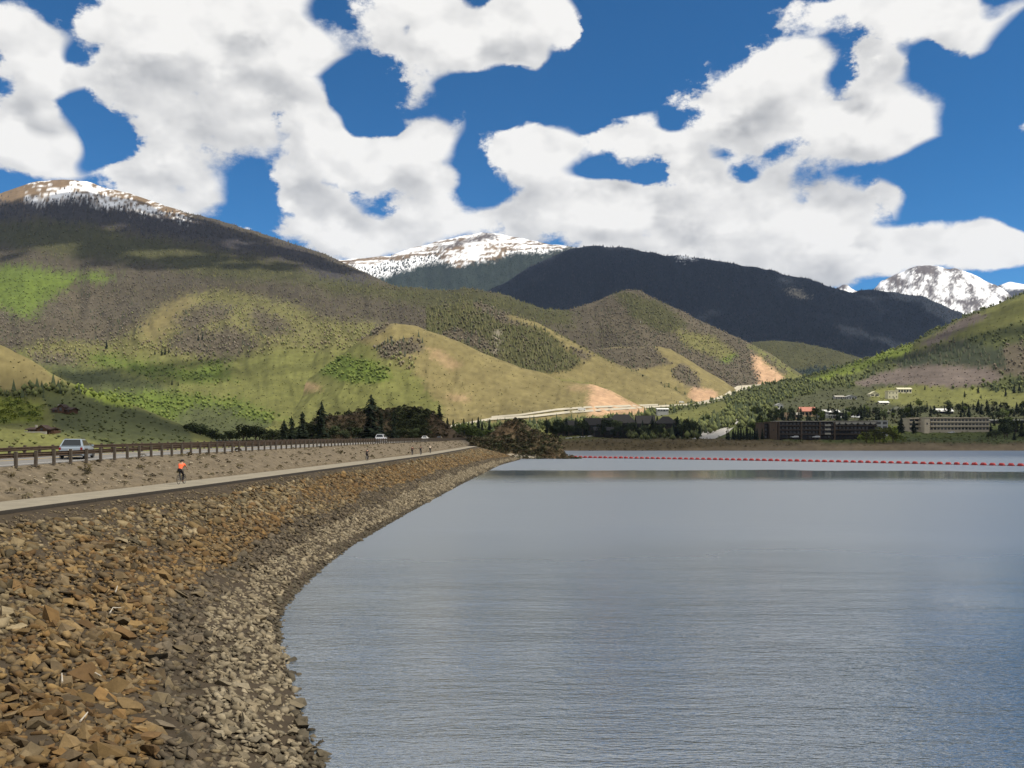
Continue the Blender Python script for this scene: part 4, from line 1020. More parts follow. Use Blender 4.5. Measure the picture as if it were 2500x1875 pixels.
def make_car(label, paint, loc, rz, L=4.5, Wd=1.76, H=1.48, kind='wagon', rails=False, name='car', group=None):
    root = tag(empty(name, loc, rz), label, 'car', group); h = L / 2; w = Wd / 2; zs = 0.62 * H
    secs = [(-h, 0.40, zs * 0.86, 0.84), (-h + 0.06, 0.28, zs * 0.97, 0.94), (-h + 0.35, 0.21, zs * 1.02, 0.99), (-0.2, 0.2, zs * 1.02, 1.0), (h * 0.45, 0.2, zs * 1.0, 1.0), (h * 0.78, 0.22, zs * 0.9, 0.97), (h - 0.10, 0.28, zs * 0.80, 0.9), (h, 0.40, zs * 0.68, 0.76)]
    rings = [[(-w*k*.93, y, zb), (-w*k, y, zb+.22), (-w*k, y, zt-.14), (-w*k*.93, y, zt), (w*k*.93, y, zt), (w*k, y, zt-.14), (w*k, y, zb+.22), (w*k*.93, y, zb)] for y, zb, zt, k in secs]
    MB().loft(rings).build('body', paint, root, smooth=False, bevel=0.03)
    yb0, yb1 = (-h + 0.12, h * 0.44) if kind == 'wagon' else (-h + 0.62, h * 0.44)
    yr0, yr1 = (-h + 0.66, -h * 0.05) if kind == 'wagon' else (-h + 1.25, h * 0.02)
    zb, zr = zs * 0.98, H; wb, wr = w * 0.93, w * 0.68
    B = [(-wb, yb0, zb), (wb, yb0, zb), (wb, yb1, zb), (-wb, yb1, zb)]; R = [(-wr, yr0, zr), (wr, yr0, zr), (wr, yr1, zr - .02), (-wr, yr1, zr - .02)]
    MB().loft([B, R]).build('cabin', paint, root, bevel=0.05)
    quad_on(B[0], B[1], R[1], R[0], 0.07, 0.93, 0.12, 0.90).build('rear_window', M_GLASS, root)
    quad_on(B[2], B[3], R[3], R[2], 0.08, 0.92, 0.10, 0.92).build('windscreen', M_GLASS, root)
    for a, b, c, d in ((B[1], B[2], R[2], R[1]), (B[3], B[0], R[0], R[3])):
        fl_ = a is B[1]
        for u0, u1 in (((0.10, 0.30), (0.33, 0.58), (0.61, 0.90)) if kind == 'wagon' else ((0.12, 0.46), (0.50, 0.88))):
            if not fl_: u0, u1 = 1 - u1, 1 - u0
            quad_on(a, b, c, d, u0, u1, 0.14, 0.84).build('side_window', M_GLASS, root)
    for sx in (-1, 1):
        for y in (-h * 0.60, h * 0.62):
            t = MB().ring((sx * (w - 0.11), y, 0.32), (1, 0, 0), 0.225, 0.095, 20, 8).build('wheel', M_TYRE, root)
            MB().tube((sx * (w - 0.16), y, 0.32), (sx * (w - 0.045), y, 0.32), 0.20, 0.18, 14).build('rim', M_RIM, t)
            MB().ring((sx * (w - 0.02), y, 0.33), (1, 0, 0), 0.36, 0.022, 20, 4).build('wheel_arch', M_BLACK, root)
        MB().box((sx * w * 0.82, -h + 0.05, zs * 0.82), (0.17, 0.10, 0.20)).build('tail_light', M_RED, root, bevel=0.02)
        MB().box((sx * w * 0.66, h - 0.10, zs * 0.60), (0.36, 0.16, 0.14)).build('head_light', M_LAMP, root, bevel=0.02)
        MB().box((sx * (w + 0.07), h * 0.30, zs * 1.06), (0.18, 0.10, 0.14)).build('mirror', paint, root, bevel=0.03)
        if rails: MB().tube((sx * wr * 0.93, yr0 + 0.1, zr + 0.05), (sx * wr * 0.93, yr1 - 0.1, zr + 0.04), 0.02).build('roof_rail', M_BLACK, root)
    MB().box((0, -h - 0.01, 0.44), (Wd * 0.92, 0.12, 0.20)).build('rear_bumper', paint, root, bevel=0.04)
    MB().box((0, -h - 0.02, zs * 0.68), (0.32, 0.03, 0.16)).build('licence_plate', M_PLATE, root)
    MB().box((0, h - 0.03, 0.40), (Wd * 0.6, 0.08, 0.14)).build('grille', M_BLACK, root)
    return root


def paint(n, c): return mat(n, c, 0.3, 0.06, 1.0, spec=0.5, coat=0.6)


P_SILVER = paint('paint_pale_blue', (0.24, 0.29, 0.35)); P_WHITE = paint('paint_white', (0.78, 0.78, 0.78)); P_GREY = paint('paint_silver', (0.50, 0.51, 0.54)); P_DARK = paint('paint_dark_brown', (0.06, 0.04, 0.03))
def lane(px, o=2.4):
    for y in np.arange(45, 470, 0.5):
        x = RX(y) - o
        if CX + x / y * F >= px: return (float(x), float(y), float(road_z(y) + 0.02)), -math.atan2(float(path_x(y + 2) - path_x(y - 2)), 4.0)
p, a = lane(188); make_car('pale blue wagon with dark rear window driving off behind the guardrail', P_SILVER, p, a + 0.30, L=4.2, Wd=1.7, H=1.44, rails=True)
p, a = lane(930); make_car('silver wagon with dark rear glass farther along the dam road', P_GREY, p, a, 4.7, 1.85, 1.7)
p, a = lane(1038); make_car('white saloon car near the far end of the dam road', P_WHITE, p, a, 4.6, 1.8, 1.46, 'saloon')
p, a = lane(1073); make_car('dark brown car, the most distant one on the dam road', P_DARK, p, a, 4.5, 1.8, 1.5)

# ------------------------------------------------------------------ cyclists
def skin_mesh(name, verts, edges, m, sub=1, root=0):
    me = bpy.data.meshes.new(name); me.from_pydata([v[:3] for v in verts], edges, []); o = link(bpy.data.objects.new(name, me))
    o.modifiers.new('skin', 'SKIN'); ss = o.modifiers.new('sub', 'SUBSURF'); ss.levels = sub; ss.render_levels = sub
    for i, v in enumerate(verts):
        r = v[3]; me.skin_vertices[0].data[i].radius = (r, v[4] if len(v) > 4 else r); me.skin_vertices[0].data[i].use_root = (i == root)
    dg = bpy.context.evaluated_depsgraph_get(); out = bpy.data.meshes.new_from_object(o.evaluated_get(dg)); out.name = name
    bpy.data.objects.remove(o); bpy.data.meshes.remove(me); out.materials.clear(); out.materials.append(m)
    return out


M_SKIN = mat('skin', (0.42, 0.24, 0.16), 0.6, 0.1, 8.0); M_LEGGING = mat('black_legging', (0.012, 0.011, 0.014), 0.8)
J = {'pel': (0, -0.24, 1.00), 'waist': (0, -0.12, 1.16), 'chest': (0, 0.06, 1.34), 'neck': (0, 0.15, 1.47), 'head': (0, 0.20, 1.57), 'crown': (0, 0.21, 1.68)}
LEG = {-1: [(-.10, -.22, .96), (-.14, .16, .84), (-.12, -.02, .50), (-.12, .10, .44)], 1: [(.10, -.22, .96), (.13, .10, .60), (.12, -.04, .22), (.12, .09, .16)]}
ARM = {s: [(s * .19, .08, 1.40), (s * .25, .28, 1.20), (s * .23, .50, 1.06), (s * .225, .555, 1.045)] for s in (-1, 1)}
bv = [(*J['pel'], .13, .11), (*J['waist'], .12, .10), (*J['chest'], .16, .11), (*J['neck'], .055), (*J['head'], .085, .095), (*J['crown'], .07, .08)]
be = [(0, 1), (1, 2), (2, 3), (3, 4), (4, 5)]
bv.append((0, 0.285, 1.56, .018)); be.append((4, 6))                           # nose
for s in (-1, 1):
    o = len(bv); L = LEG[s]; bv += [(*L[0], .085), (*L[1], .06), (*L[2], .04), (*L[3], .03)]; be += [(0, o), (o, o + 1), (o + 1, o + 2), (o + 2, o + 3)]
    o = len(bv); A = ARM[s]; bv += [(*A[0], .06), (*A[1], .042), (*A[2], .028), (*A[3], .030)]; be += [(2, o), (o, o + 1), (o + 1, o + 2), (o + 2, o + 3)]
    for k in range(4):
        q = len(bv); dx = (k - 1.5) * 0.02; bv += [(A[3][0] + dx, A[3][1] + .05, A[3][2] + .01, .009), (A[3][0] + dx, A[3][1] + .06 - .004 * abs(k - 1.5), A[3][2] - .04, .008)]; be += [(o + 3, q), (q, q + 1)]
    q = len(bv); bv += [(A[3][0] - s * .045, A[3][1] + .01, A[3][2] - .02, .010), (A[3][0] - s * .05, A[3][1] + .04, A[3][2] - .035, .009)]; be += [(o + 3, q), (q, q + 1)]
BODY_ME = skin_mesh('body', bv, be, M_SKIN, 2)
jv = [(*J['pel'], .135, .118), (*J['waist'], .135, .115), (*J['chest'], .178, .125), (0, 0.13, 1.45, .075)]; je = [(0, 1), (1, 2), (2, 3)]
for s in (-1, 1):
    o = len(jv); A = ARM[s]; mid = [(A[0][i] * .35 + A[1][i] * .65) for i in range(3)]; jv += [(*A[0], .072), (*mid, .056)]; je += [(2, o), (o, o + 1)]
M_JER = mat('jersey_orange', (0.85, 0.13, 0.045), 0.7, 0.12, 6.0); JERSEY_ME = skin_mesh('jersey', jv, je, M_JER, 2)
lv = [(0, -.24, .99, .142, .125), (0, -.20, 1.06, .138, .12)]; le = [(0, 1)]
for s in (-1, 1):
    o = len(lv); L = LEG[s]; lv += [(*L[0], .098), (*L[1], .07), (*L[2], .05)]; le += [(0, o), (o, o + 1), (o + 1, o + 2)]
LEGGING_ME = skin_mesh('leggings', lv, le, M_LEGGING, 2)
M_HELM = mat('helmet_dark', (0.02, 0.02, 0.022), 0.4); hm_ = MB()
for k in range(5):
    x = (k - 2) * 0.042; hm_.ell((x, 0.20, 1.665), (0.03, 0.145 - 0.012 * abs(k - 2), 0.075 - 0.012 * abs(k - 2)), 10, 6)
HELMET_ME = hm_.ell((0, 0.20, 1.645), (0.10, 0.125, 0.075), 12, 8).mesh('helmet', M_HELM, smooth=True)
M_SHOE = mat('cycling_shoe', (0.05, 0.05, 0.05), 0.6); M_EYE = mat('eye', (0.03, 0.02, 0.015), 0.3)
SHOE_ME = {s: MB().ell((LEG[s][3][0], LEG[s][3][1] - 0.03, LEG[s][3][2] - 0.01), (0.048, 0.135, 0.05), 10, 6).mesh('shoe', M_SHOE, smooth=True) for s in (-1, 1)}
EYE_ME = {s: MB().ell((s * .035, .278, 1.585), (.012, .01, .009), 8, 5).mesh('eye', M_EYE) for s in (-1, 1)}
M_FRAME = mat('bicycle_frame', (0.03, 0.03, 0.034), 0.35, spec=0.5); M_WHEEL = mat('bicycle_rim', (0.18, 0.18, 0.18), 0.4, metal=0.6)
def bike_meshes():
    d = {}
    for nm, y in (('front_wheel', 0.55), ('rear_wheel', -0.45)):
        m = MB().ring((0, y, .345), (1, 0, 0), .325, .018, 28, 6); d[nm] = [('wheel', m.mesh('wheel', M_TYRE)), ]
        sp = MB().ring((0, y, .345), (1, 0, 0), .305, .010, 28, 4).tube((-.05, y, .345), (.05, y, .345), .022)
        for k in range(16):
            a = k * math.pi / 8; sp.tube((0.02 * (-1) ** k, y, .345), (0, y + .3 * math.cos(a), .345 + .3 * math.sin(a)), .0018, n=3, caps=False)
        d[nm].append(('rim', sp.mesh('rim', M_WHEEL)))
    fr = MB()
    for p, q, r in (((0, -.02, .30), (0, -.20, .86), .017), ((0, -.16, .78), (0, .40, .84), .016), ((0, -.02, .30), (0, .43, .72), .019), ((0, .40, .88), (0, .44, .68), .021),
                    ((.03, -.02, .30), (.055, -.45, .345), .010), ((-.03, -.02, .30), (-.055, -.45, .345), .010), ((.02, -.16, .78), (.055, -.45, .345), .009), ((-.02, -.16, .78), (-.055, -.45, .345), .009)): fr.tube(p, q, r)
    d['frame'] = [('frame', fr.mesh('frame', M_FRAME))]
    d['fork'] = [('fork', MB().tube((.045, .44, .68), (.05, .55, .345), .011).tube((-.045, .44, .68), (-.05, .55, .345), .011).tube((-.05, .44, .68), (.05, .44, .68), .014).mesh('fork', M_FRAME))]
    hb = MB().tube((0, .40, .88), (0, .44, .99), .016).path([(-.225, .62, .96), (-.225, .60, 1.04), (-.225, .50, 1.02), (-.20, .47, .995), (0, .44, .99), (.20, .47, .995), (.225, .50, 1.02), (.225, .60, 1.04), (.225, .62, .96)], .013)
    d['handlebar'] = [('handlebar', hb.mesh('handlebar', M_BLACK))]
    d['saddle'] = [('saddle', MB().tube((0, -.20, .84), (0, -.22, .91), .014).loft([[(-.07, -.36, .90), (.07, -.36, .90), (.07, -.36, .945), (-.07, -.36, .945)], [(-.06, -.26, .905), (.06, -.26, .905), (.06, -.26, .945), (-.06, -.26, .945)], [(-.02, -.09, .915), (.02, -.09, .915), (.02, -.09, .94), (-.02, -.09, .94)]]).mesh('saddle', M_BLACK, bevel=.008))]
    d['crankset'] = [('crankset', MB().ring((.045, -.02, .30), (1, 0, 0), .085, .006, 20, 4).tube((-.06, -.02, .30), (.06, -.02, .30), .02).tube((.07, -.02, .30), (.07, .02, .135), .010).tube((-.07, -.02, .30), (-.07, .03, .46), .010).box((.12, .03, .125), (.09, .08, .02)).box((-.12, .05, .40), (.09, .08, .02)).mesh('crankset', M_FRAME))]
    return d
BIKE = bike_meshes()


def cyclist(px, label, jersey, bike_label, helm=None, legs=None, o=PATH_W / 2, turn=0.0):
    for y in np.arange(45, 400, 0.25):
        x = path_x(y) - o
        if CX + x / y * F >= px: break
    loc = (float(x), float(y), float(path_z(y)) + 0.045); rz = -math.atan2(float(path_x(y + 2) - path_x(y - 2)), 4.0) + turn
    b = tag(empty('bicycle', loc, rz), bike_label, 'bicycle', 'bicycles on the cycle path')
    for parts in BIKE.values():
        par = b
        for nm, me in parts: par = link(bpy.data.objects.new(nm, me), par)
    pr = tag(link(bpy.data.objects.new('person', BODY_ME)), label, 'person', 'cyclists on the dam path'); pr.location = loc; pr.rotation_euler = (0, 0, rz)
    for nm, me, m in (('jersey', JERSEY_ME, jersey), ('leggings', LEGGING_ME, legs), ('helmet', HELMET_ME, helm), ('shoe', SHOE_ME[-1], None), ('shoe', SHOE_ME[1], None), ('eye', EYE_ME[-1], None), ('eye', EYE_ME[1], None)):
        k = link(bpy.data.objects.new(nm, me), pr)
        if m: k.material_slots[0].link = 'OBJECT'; k.material_slots[0].material = m


J_BLK = mat('jersey_black', (0.02, 0.018, 0.018), 0.8); J_DRK = mat('jersey_dark_red', (0.05, 0.018, 0.015), 0.8); J_PALE = mat('jersey_pale', (0.45, 0.40, 0.32), 0.8)
cyclist(440, 'cyclist in an orange jersey and black leggings riding away', None, 'dark road bicycle under the rider in orange', turn=0.04)
cyclist(896, 'lone dark-clad cyclist farther along the path', J_BLK, 'dark bicycle under the lone rider in black', o=2.4)
cyclist(1006, 'small cyclist in dark red, last of the three riding together', J_DRK, 'bicycle under the rider in dark red', o=2.6)
cyclist(1027, 'cyclist in black, middle of the three riding together', J_BLK, 'bicycle under the middle rider of the three', o=1.5)
cyclist(1050, 'cyclist in a pale top, foremost of the three riding together', J_PALE, 'bicycle under the rider in the pale top', helm=J_PALE, o=1.9)

# ------------------------------------------------------------------ trees
M_BARK = mat('bark', (0.06, 0.045, 0.032), 0.9, 0.3, 6.0)
def leafy(name, c, var=0.35):
    return mat(name, c, 0.85, var, 2.2, spec=0.15)
M_PINE = leafy('pine_needles', (0.016, 0.024, 0.012)); M_SPRUCE = leafy('spruce_needles', (0.024, 0.034, 0.018)); M_LEAF = leafy('aspen_leaves', (0.075, 0.10, 0.022)); M_OLIVE = leafy('willow_leaves', (0.10, 0.11, 0.025)); M_DKLEAF = leafy('dark_leaves', (0.036, 0.048, 0.018))


def conifer_meshes(seed, m, ragged=0.0, n=230):
    r = random.Random(seed); tr = MB().tube((0, 0, -0.03), (0, 0, 0.5), 0.022, 0.014, 7).tube((0, 0, 0.5), (0.004, 0.003, 0.99), 0.014, 0.002, 6); cr = MB()
    for k in range(n):
        t = (k + r.random()) / n; z = 0.07 + 0.93 * t ** 0.95; lob = 1 + ragged * math.sin(9 * t + seed) * r.uniform(0.4, 1)
        L = (0.235 * (1 - t) ** 0.75 + 0.014) * r.uniform(0.55, 1.15) * lob; a = r.uniform(0, 6.283); d = Vector((math.cos(a), math.sin(a), 0)); s = Vector((-d.y, d.x, 0)); c = Vector((0, 0, z))
        for q in range(3):
            f0 = 0.25 + 0.25 * q; w = L * 0.30 * (1.1 - 0.25 * q); dz = -L * (0.10 + 0.16 * q) + r.gauss(0, .006); o = c + d * L * f0 + Vector((0, 0, dz + 0.03)); tilt = r.uniform(-.02, .03)
            cr.add([o - d * L * 0.22 + Vector((0, 0, .025)), o + s * w + Vector((0, 0, tilt)), o + d * L * 0.30 - Vector((0, 0, .03 * r.random())), o - s * w - Vector((0, 0, tilt))], [(0, 1, 2), (0, 2, 3)])
    return tr.mesh('trunk', M_BARK), cr.mesh('crown', m)


def broad_meshes(seed, m, n=520, rx=0.36, multi=True):
    r = random.Random(seed); tr = MB().tube((0, 0, -0.03), (0, 0, 0.36), 0.028, 0.018, 7); cr = MB(); cen = []
    for k in range(7):
        a = k * 0.9 + r.random(); cc = Vector((math.cos(a) * rx * r.uniform(.3, .65), math.sin(a) * rx * r.uniform(.3, .65), r.uniform(0.42, 0.82))); cen.append((cc, r.uniform(0.13, 0.22)))
        tr.tube((0, 0, 0.22 + .03 * k), tuple(cc), 0.013, 0.004, 5)
    cen.append((Vector((0, 0, .62)), .24))
    for k in range(n):
        cc, R = r.choice(cen); v = Vector((r.gauss(0, 1), r.gauss(0, 1), r.gauss(0, 1))).normalized() * R * r.uniform(0.45, 1.05); c = cc + v; c.z = max(0.10, c.z)
        s = r.uniform(.022, .048); a = Vector((r.gauss(0, 1), r.gauss(0, 1), r.gauss(0, .8))).normalized(); b = a.orthogonal().normalized()
        cr.add([c - a * s, c + b * s, c + a * s, c - b * s], [(0, 1, 2), (0, 2, 3)])
    return tr.mesh('trunk', M_BARK), cr.mesh('crown', m)


TREES = {'pine': [conifer_meshes(k, M_PINE, 0.6, 170) for k in range(3)], 'spruce': [conifer_meshes(10 + k, M_SPRUCE, 0.1) for k in range(3)],
         'aspen': [broad_meshes(20 + k, M_LEAF) for k in range(3)], 'willow': [broad_meshes(30 + k, M_OLIVE, rx=0.5) for k in range(2)], 'dark': [broad_meshes(40 + k, M_DKLEAF, rx=0.42) for k in range(3)]}
TN = {'pine': 'pine_tree', 'spruce': 'spruce_tree', 'aspen': 'aspen_tree', 'willow': 'willow_shrub', 'dark': 'leafy_tree'}
_tc = [0]
PLANTED = []
def tree(kind, loc, h, wide=1.0, label=None, group=None):
    _tc[0] += 1; tr, cr = TREES[kind][_tc[0] % len(TREES[kind])]
    e = empty(TN[kind], loc, rnd.uniform(0, 6.28)); e.scale = (h * wide, h * wide, h)
    link(bpy.data.objects.new('trunk', tr), e); link(bpy.data.objects.new('crown', cr), e)
    tag(e, label, 'tree' if kind != 'willow' else 'shrub', group)
    if group in ('town trees', 'trees among the condominiums', 'trees past the motel'): PLANTED.append((e, kind, h))
    return e


LANDS = [knoll_lake, knoll_road, hill_knoll_w, hill_east, hill_spur, hill_ridge, hill_low, hill_mid, hill_west]
def land_hit(px, py, lands=None):
    best = None
    for h in (lands or LANDS):
        if not (h.px[0] <= px <= h.px[-1]): continue
        d, z = h.column(px); y = HY - (z - ZC) / d * F
        for k in range(len(d) - 1):
            if y[k] >= py > y[k + 1]:
                t = (y[k] - py) / (y[k] - y[k + 1]); dd = float(d[k] + t * (d[k + 1] - d[k]))
                if best is None or dd < best: best = dd
                break
    return best
def plant(kind, px, ptop, pbase, wide=1.0, label=None, group=None, d=None, lands=None):
    dd = d or land_hit(px, pbase, lands)
    if dd is None: return None
    p = P(px, pbase, dd); return tree(kind, (p.x, p.y, p.z - 0.15), (pbase - ptop) / F * dd, wide, label, group)


# tall dark pines beside the road end
plant('pine', 906, 966, 1078, 1.3, 'tallest dark pine, broad and ragged, behind the silver wagon', d=372)
plant('pine', 785, 982, 1078, 1.3, 'tall ragged dark pine left of the knoll, second tallest of the roadside pines', d=380)
plant('pine', 738, 1007, 1078, 1.35, 'mid-height dark pine beside the second tallest roadside pine', d=378)
plant('pine', 712, 1017, 1078, 1.1, 'slim dark pine near the end of the roadside row', d=376)
plant('pine', 694, 1024, 1078, 1.3, 'small dark pine at the outer end of the roadside row', d=374)
plant('pine', 930, 1012, 1078, 1.1, 'dark pine close beside the tallest pine', d=378)
plant('pine', 962, 1001, 1078, 0.72, 'narrow dark pine in front of the brown knoll', d=382)
plant('spruce', 852, 995, 1016, 0.8, 'single small spruce on the knoll skyline', d=446)
plant('pine', 1072, 988, 1022, 1.5, 'bushy dark pine on the right shoulder of the brown knoll', d=440)
for px, tp, bs in ((760, 1030, 1078), (815, 1035, 1078), (840, 1045, 1078), (870, 1040, 1078), (720, 1045, 1078), (665, 1048, 1080), (980, 1045, 1078), (1010, 1042, 1078)):
    plant('dark', px, tp, bs, 1.2, 'dark leafy tree in the thicket under the roadside pines', 'thicket under the roadside pines', d=384)
for k in range(16):
    px = 440 + 15 * k + rnd.uniform(-5, 5); plant('dark', px, 1044 - 14 * math.sin(k * 0.7) + rnd.uniform(-6, 6), 1084, 1.2, 'dark leafy tree in the long thicket behind the guardrail', 'thicket behind the guardrail', d=rnd.uniform(430, 520))
for k in range(9):
    px = 1095 + 12 * k + rnd.uniform(-4, 4); plant('spruce', px, rnd.uniform(1018, 1038), 1066, 0.9, 'dark spruce in the row behind the end of the dam road', 'spruces behind the dam road end', d=rnd.uniform(560, 640))
for px, tp in ((1108, 1040), (1128, 1030), (1150, 1036), (1175, 1045), (1195, 1048)):
    plant('aspen', px, tp, 1078, 1.4, 'green leafy tree where the dam road ends', 'green trees at the road end', d=rnd.uniform(500, 540))
# shore and town
plant('spruce', 2200, 1015, 1058, 1.15, 'large dark spruce on the shore lawn, left of the pair', d=600)
plant('spruce', 2231, 1024, 1058, 1.15, 'dark spruce on the shore lawn, right of the pair', d=600)
for px, tp, w in ((2115, 1052, 1.3), (2135, 1046, 1.2), (2158, 1040, 1.2), (2180, 1050, 1.3), (2148, 1056, 1.4)):
    plant('willow', px, tp, 1080, w, 'yellow-green willow shrub on the shore in front of the hotel', 'willows before the brown hotel', d=rnd.uniform(580, 592))
for k in range(13):
    plant('spruce', 1775 + 7 * k + rnd.uniform(-4, 4), rnd.uniform(1034, 1054), 1074, 0.85, 'dark spruce in the shore row beside the brown hotel', 'spruces beside the brown hotel', d=rnd.uniform(598, 612))
for k in range(11):
    plant('aspen', 1842 + 8 * k + rnd.uniform(-5, 5), rnd.uniform(1018, 1034), 1064, 1.2, 'green aspen above the shore row by the pale access road', 'aspens by the access road', d=rnd.uniform(640, 690))
for k in range(60):
    px = rnd.uniform(1330, 1710); plant(rnd.choice(['spruce', 'dark', 'dark', 'pine']), px, rnd.uniform(1016, 1046), rnd.uniform(1058, 1068), 1.0, 'dark tree standing among the dark-roofed condominiums', 'trees among the condominiums', d=rnd.uniform(600, 760))
for k in range(52):
    px = rnd.uniform(1340, 1690); plant(rnd.choice(['spruce', 'dark', 'dark', 'pine']), px, rnd.uniform(1030, 1048), rnd.uniform(1060, 1067), 1.15, 'X', 'trees among the condominiums', d=rnd.uniform(608, 636))
for k in range(9):
    plant('aspen', rnd.uniform(1630, 1740), rnd.uniform(1012, 1030), 1050, 1.1, 'bright green tree behind the condominiums', 'bright trees behind the condominiums', d=rnd.uniform(800, 860))
for k in range(250):
    px = rnd.uniform(1830, 2540); t = rnd.random(); bs = 1046 - 48 * t * (0.7 if px < 2200 else 1.0); hgt = rnd.uniform(19, 38) * (1 - 0.25 * t)
    if 2255 < px < 2420 and bs > 1022 or 1890 < px < 2200 and bs > 1034: continue
    plant(rnd.choice(['spruce', 'spruce', 'pine', 'dark', 'dark', 'aspen']), px, bs - hgt, bs, 1.0, 'tree standing between the buildings of the lakeside town', 'town trees', lands=[hill_east])
for k in range(26):
    px = rnd.uniform(2410, 2540); bs = rnd.uniform(1050, 1078); plant(rnd.choice(['dark', 'spruce', 'dark']), px, bs - rnd.uniform(18, 40), bs, 1.1, 'dark tree on the shore past the cream motel', 'town trees', lands=[hill_east])
for px, bs, h in ((2355, 970, 16), (2388, 960, 18), (2420, 952, 14), (2455, 968, 20), (2476, 960, 24), (2489, 958, 22), (2258, 952, 12), (2395, 972, 10), (1990, 962, 10)):
    plant('spruce', px, bs - h, bs, 0.9, 'lone spruce on the open slope above the town', 'lone spruces above the town', lands=[hill_east])
for px, bs, h in ((260, 852, 20), (484, 832, 16), (494, 830, 15), (395, 868, 16), (403, 866, 18), (378, 866, 12), (412, 862, 14), (420, 940, 14), (435, 942, 10), (1255, 0, 0), (982, 888, 10), (1040, 910, 8)):
    if h: plant('spruce', px, bs - h, bs, 0.9, 'lone dark spruce on the open khaki hillside', 'lone spruces on the hillside', lands=[hill_west, hill_spur])

# ------------------------------------------------------------------ buildings
M_WIN = mat('window_glass', (0.02, 0.022, 0.026), 0.12, 0.1, spec=0.5); M_BRICK = mat('brown_siding', (0.085, 0.060, 0.042), 0.9, 0.15, 0.5); M_DKWOOD = mat('dark_siding', (0.022, 0.018, 0.016), 0.9, 0.2, 0.6)
M_CREAM = mat('cream_stucco', (0.42, 0.37, 0.29), 0.9, 0.1, 0.4); M_TAN = mat('tan_stucco', (0.42, 0.30, 0.19), 0.9, 0.12, 0.5); M_GREYW = mat('grey_stucco', (0.36, 0.36, 0.35), 0.9, 0.12, 0.5); M_PALE = mat('pale_plaster', (0.62, 0.58, 0.42), 0.9, 0.1, 0.4)
M_REDROOF = mat('red_metal_roof', (0.42, 0.17, 0.12), 0.6, 0.12, 0.6); M_WROOF = mat('white_roof', (0.70, 0.70, 0.68), 0.7, 0.08, 0.4); M_DKROOF = mat('dark_shingle_roof', (0.022, 0.021, 0.021), 0.9, 0.25, 1.0); M_OLROOF = mat('olive_roof', (0.09, 0.095, 0.07), 0.9, 0.2, 1.0); M_LOG = mat('log_wall', (0.085, 0.045, 0.026), 0.85, 0.25, 1.5); M_LOGROOF = mat('brown_roof', (0.05, 0.032, 0.026), 0.85, 0.2, 1.0); M_STONEW = mat('deck_concrete', (0.34, 0.32, 0.28), 0.9)


def building(name, label, px0, px1, ptop, pbase, d, thick, wall, roof, rt='gable', rows=1, cols=3, roof_px=8, rz=0.0, door=True, win=(0.62, 0.55), balcony=None, group=None, cat='building', below=4.0):
    x0, x1 = (px0 - CX) / F * d, (px1 - CX) / F * d; w = x1 - x0; zb, zt = ZC + (HY - pbase) / F * d, ZC + (HY - ptop) / F * d; h = zt - zb
    e = tag(empty(name, ((x0 + x1) / 2, d, zb), rz), label, cat, group); rh = roof_px / F * d; hw = h - (rh if rt != 'flat' else 0.0); hx = w / 2
    MB().bbox((-hx, 0, -below), (hx, thick, hw)).build('wall', wall, e)
    if rt == 'flat':
        MB().bbox((-hx - .3, -.3, hw + .003), (hx + .3, thick + .3, hw + max(.5, rh))).build('roof', roof, e)
    elif rt == 'gable':
        MB().prism([(-0.7, hw - .25), (-0.7, hw + .02), (thick / 2, hw + rh), (thick + .7, hw + .02), (thick + .7, hw - .25), (thick / 2, hw + rh - .35)], 'x', -hx - .7, hx + .7).build('roof', roof, e)
        MB().prism([(0.05, hw + .004), (thick - .05, hw + .004), (thick / 2, hw + rh - .40)], 'x', -hx + .05, hx - .05).build('gable_wall', wall, e)
    elif rt == 'front':
        MB().prism([(-hx - .6, hw - .25), (-hx - .6, hw + .02), (0, hw + rh), (hx + .6, hw + .02), (hx + .6, hw - .25), (0, hw + rh - .35)], 'y', -.7, thick + .7).build('roof', roof, e)
        MB().prism([(-hx + .05, hw + .004), (hx - .05, hw + .004), (0, hw + rh - .40)], 'y', .05, thick - .05).build('gable_wall', wall, e)
    elif rt == 'hip':
        k = min(thick, w) * 0.4
        MB().add([(-hx - .6, -.6, hw), (hx + .6, -.6, hw), (hx + .6, thick + .6, hw), (-hx - .6, thick + .6, hw), (-hx + k, thick / 2, hw + rh), (hx - k, thick / 2, hw + rh)], [(0, 1, 5, 4), (1, 2, 5), (2, 3, 4, 5), (3, 0, 4), (3, 2, 1, 0)]).build('roof', roof, e)
    sh = hw / rows; cw = w / cols
    if rows and cols:
        me = MB().box((0, 0, 0), (cw * win[0], 0.10, sh * win[1])).mesh('window', M_WIN)
        for r in range(rows):
            for c in range(cols):
                o = bpy.data.objects.new('window', me); o.location = (-hx + cw * (c + .5), -0.02, sh * (r + .55)); link(o, e)
            if balcony:
                MB().bbox((-hx, -1.5, sh * r + sh * .98), (hx, -0.003, sh * r + sh * 1.08)).build('balcony_slab', balcony, e)
                MB().bbox((-hx, -1.52, sh * r + sh * 1.083), (hx, -1.42, sh * r + sh * 1.30)).build('balcony_rail', balcony, e) if r < rows - 1 else None
    if door: MB().box((hx * 0.2, -0.06, 1.05), (1.0, 0.08, 2.1)).build('door', M_DKWOOD, e)
    return e


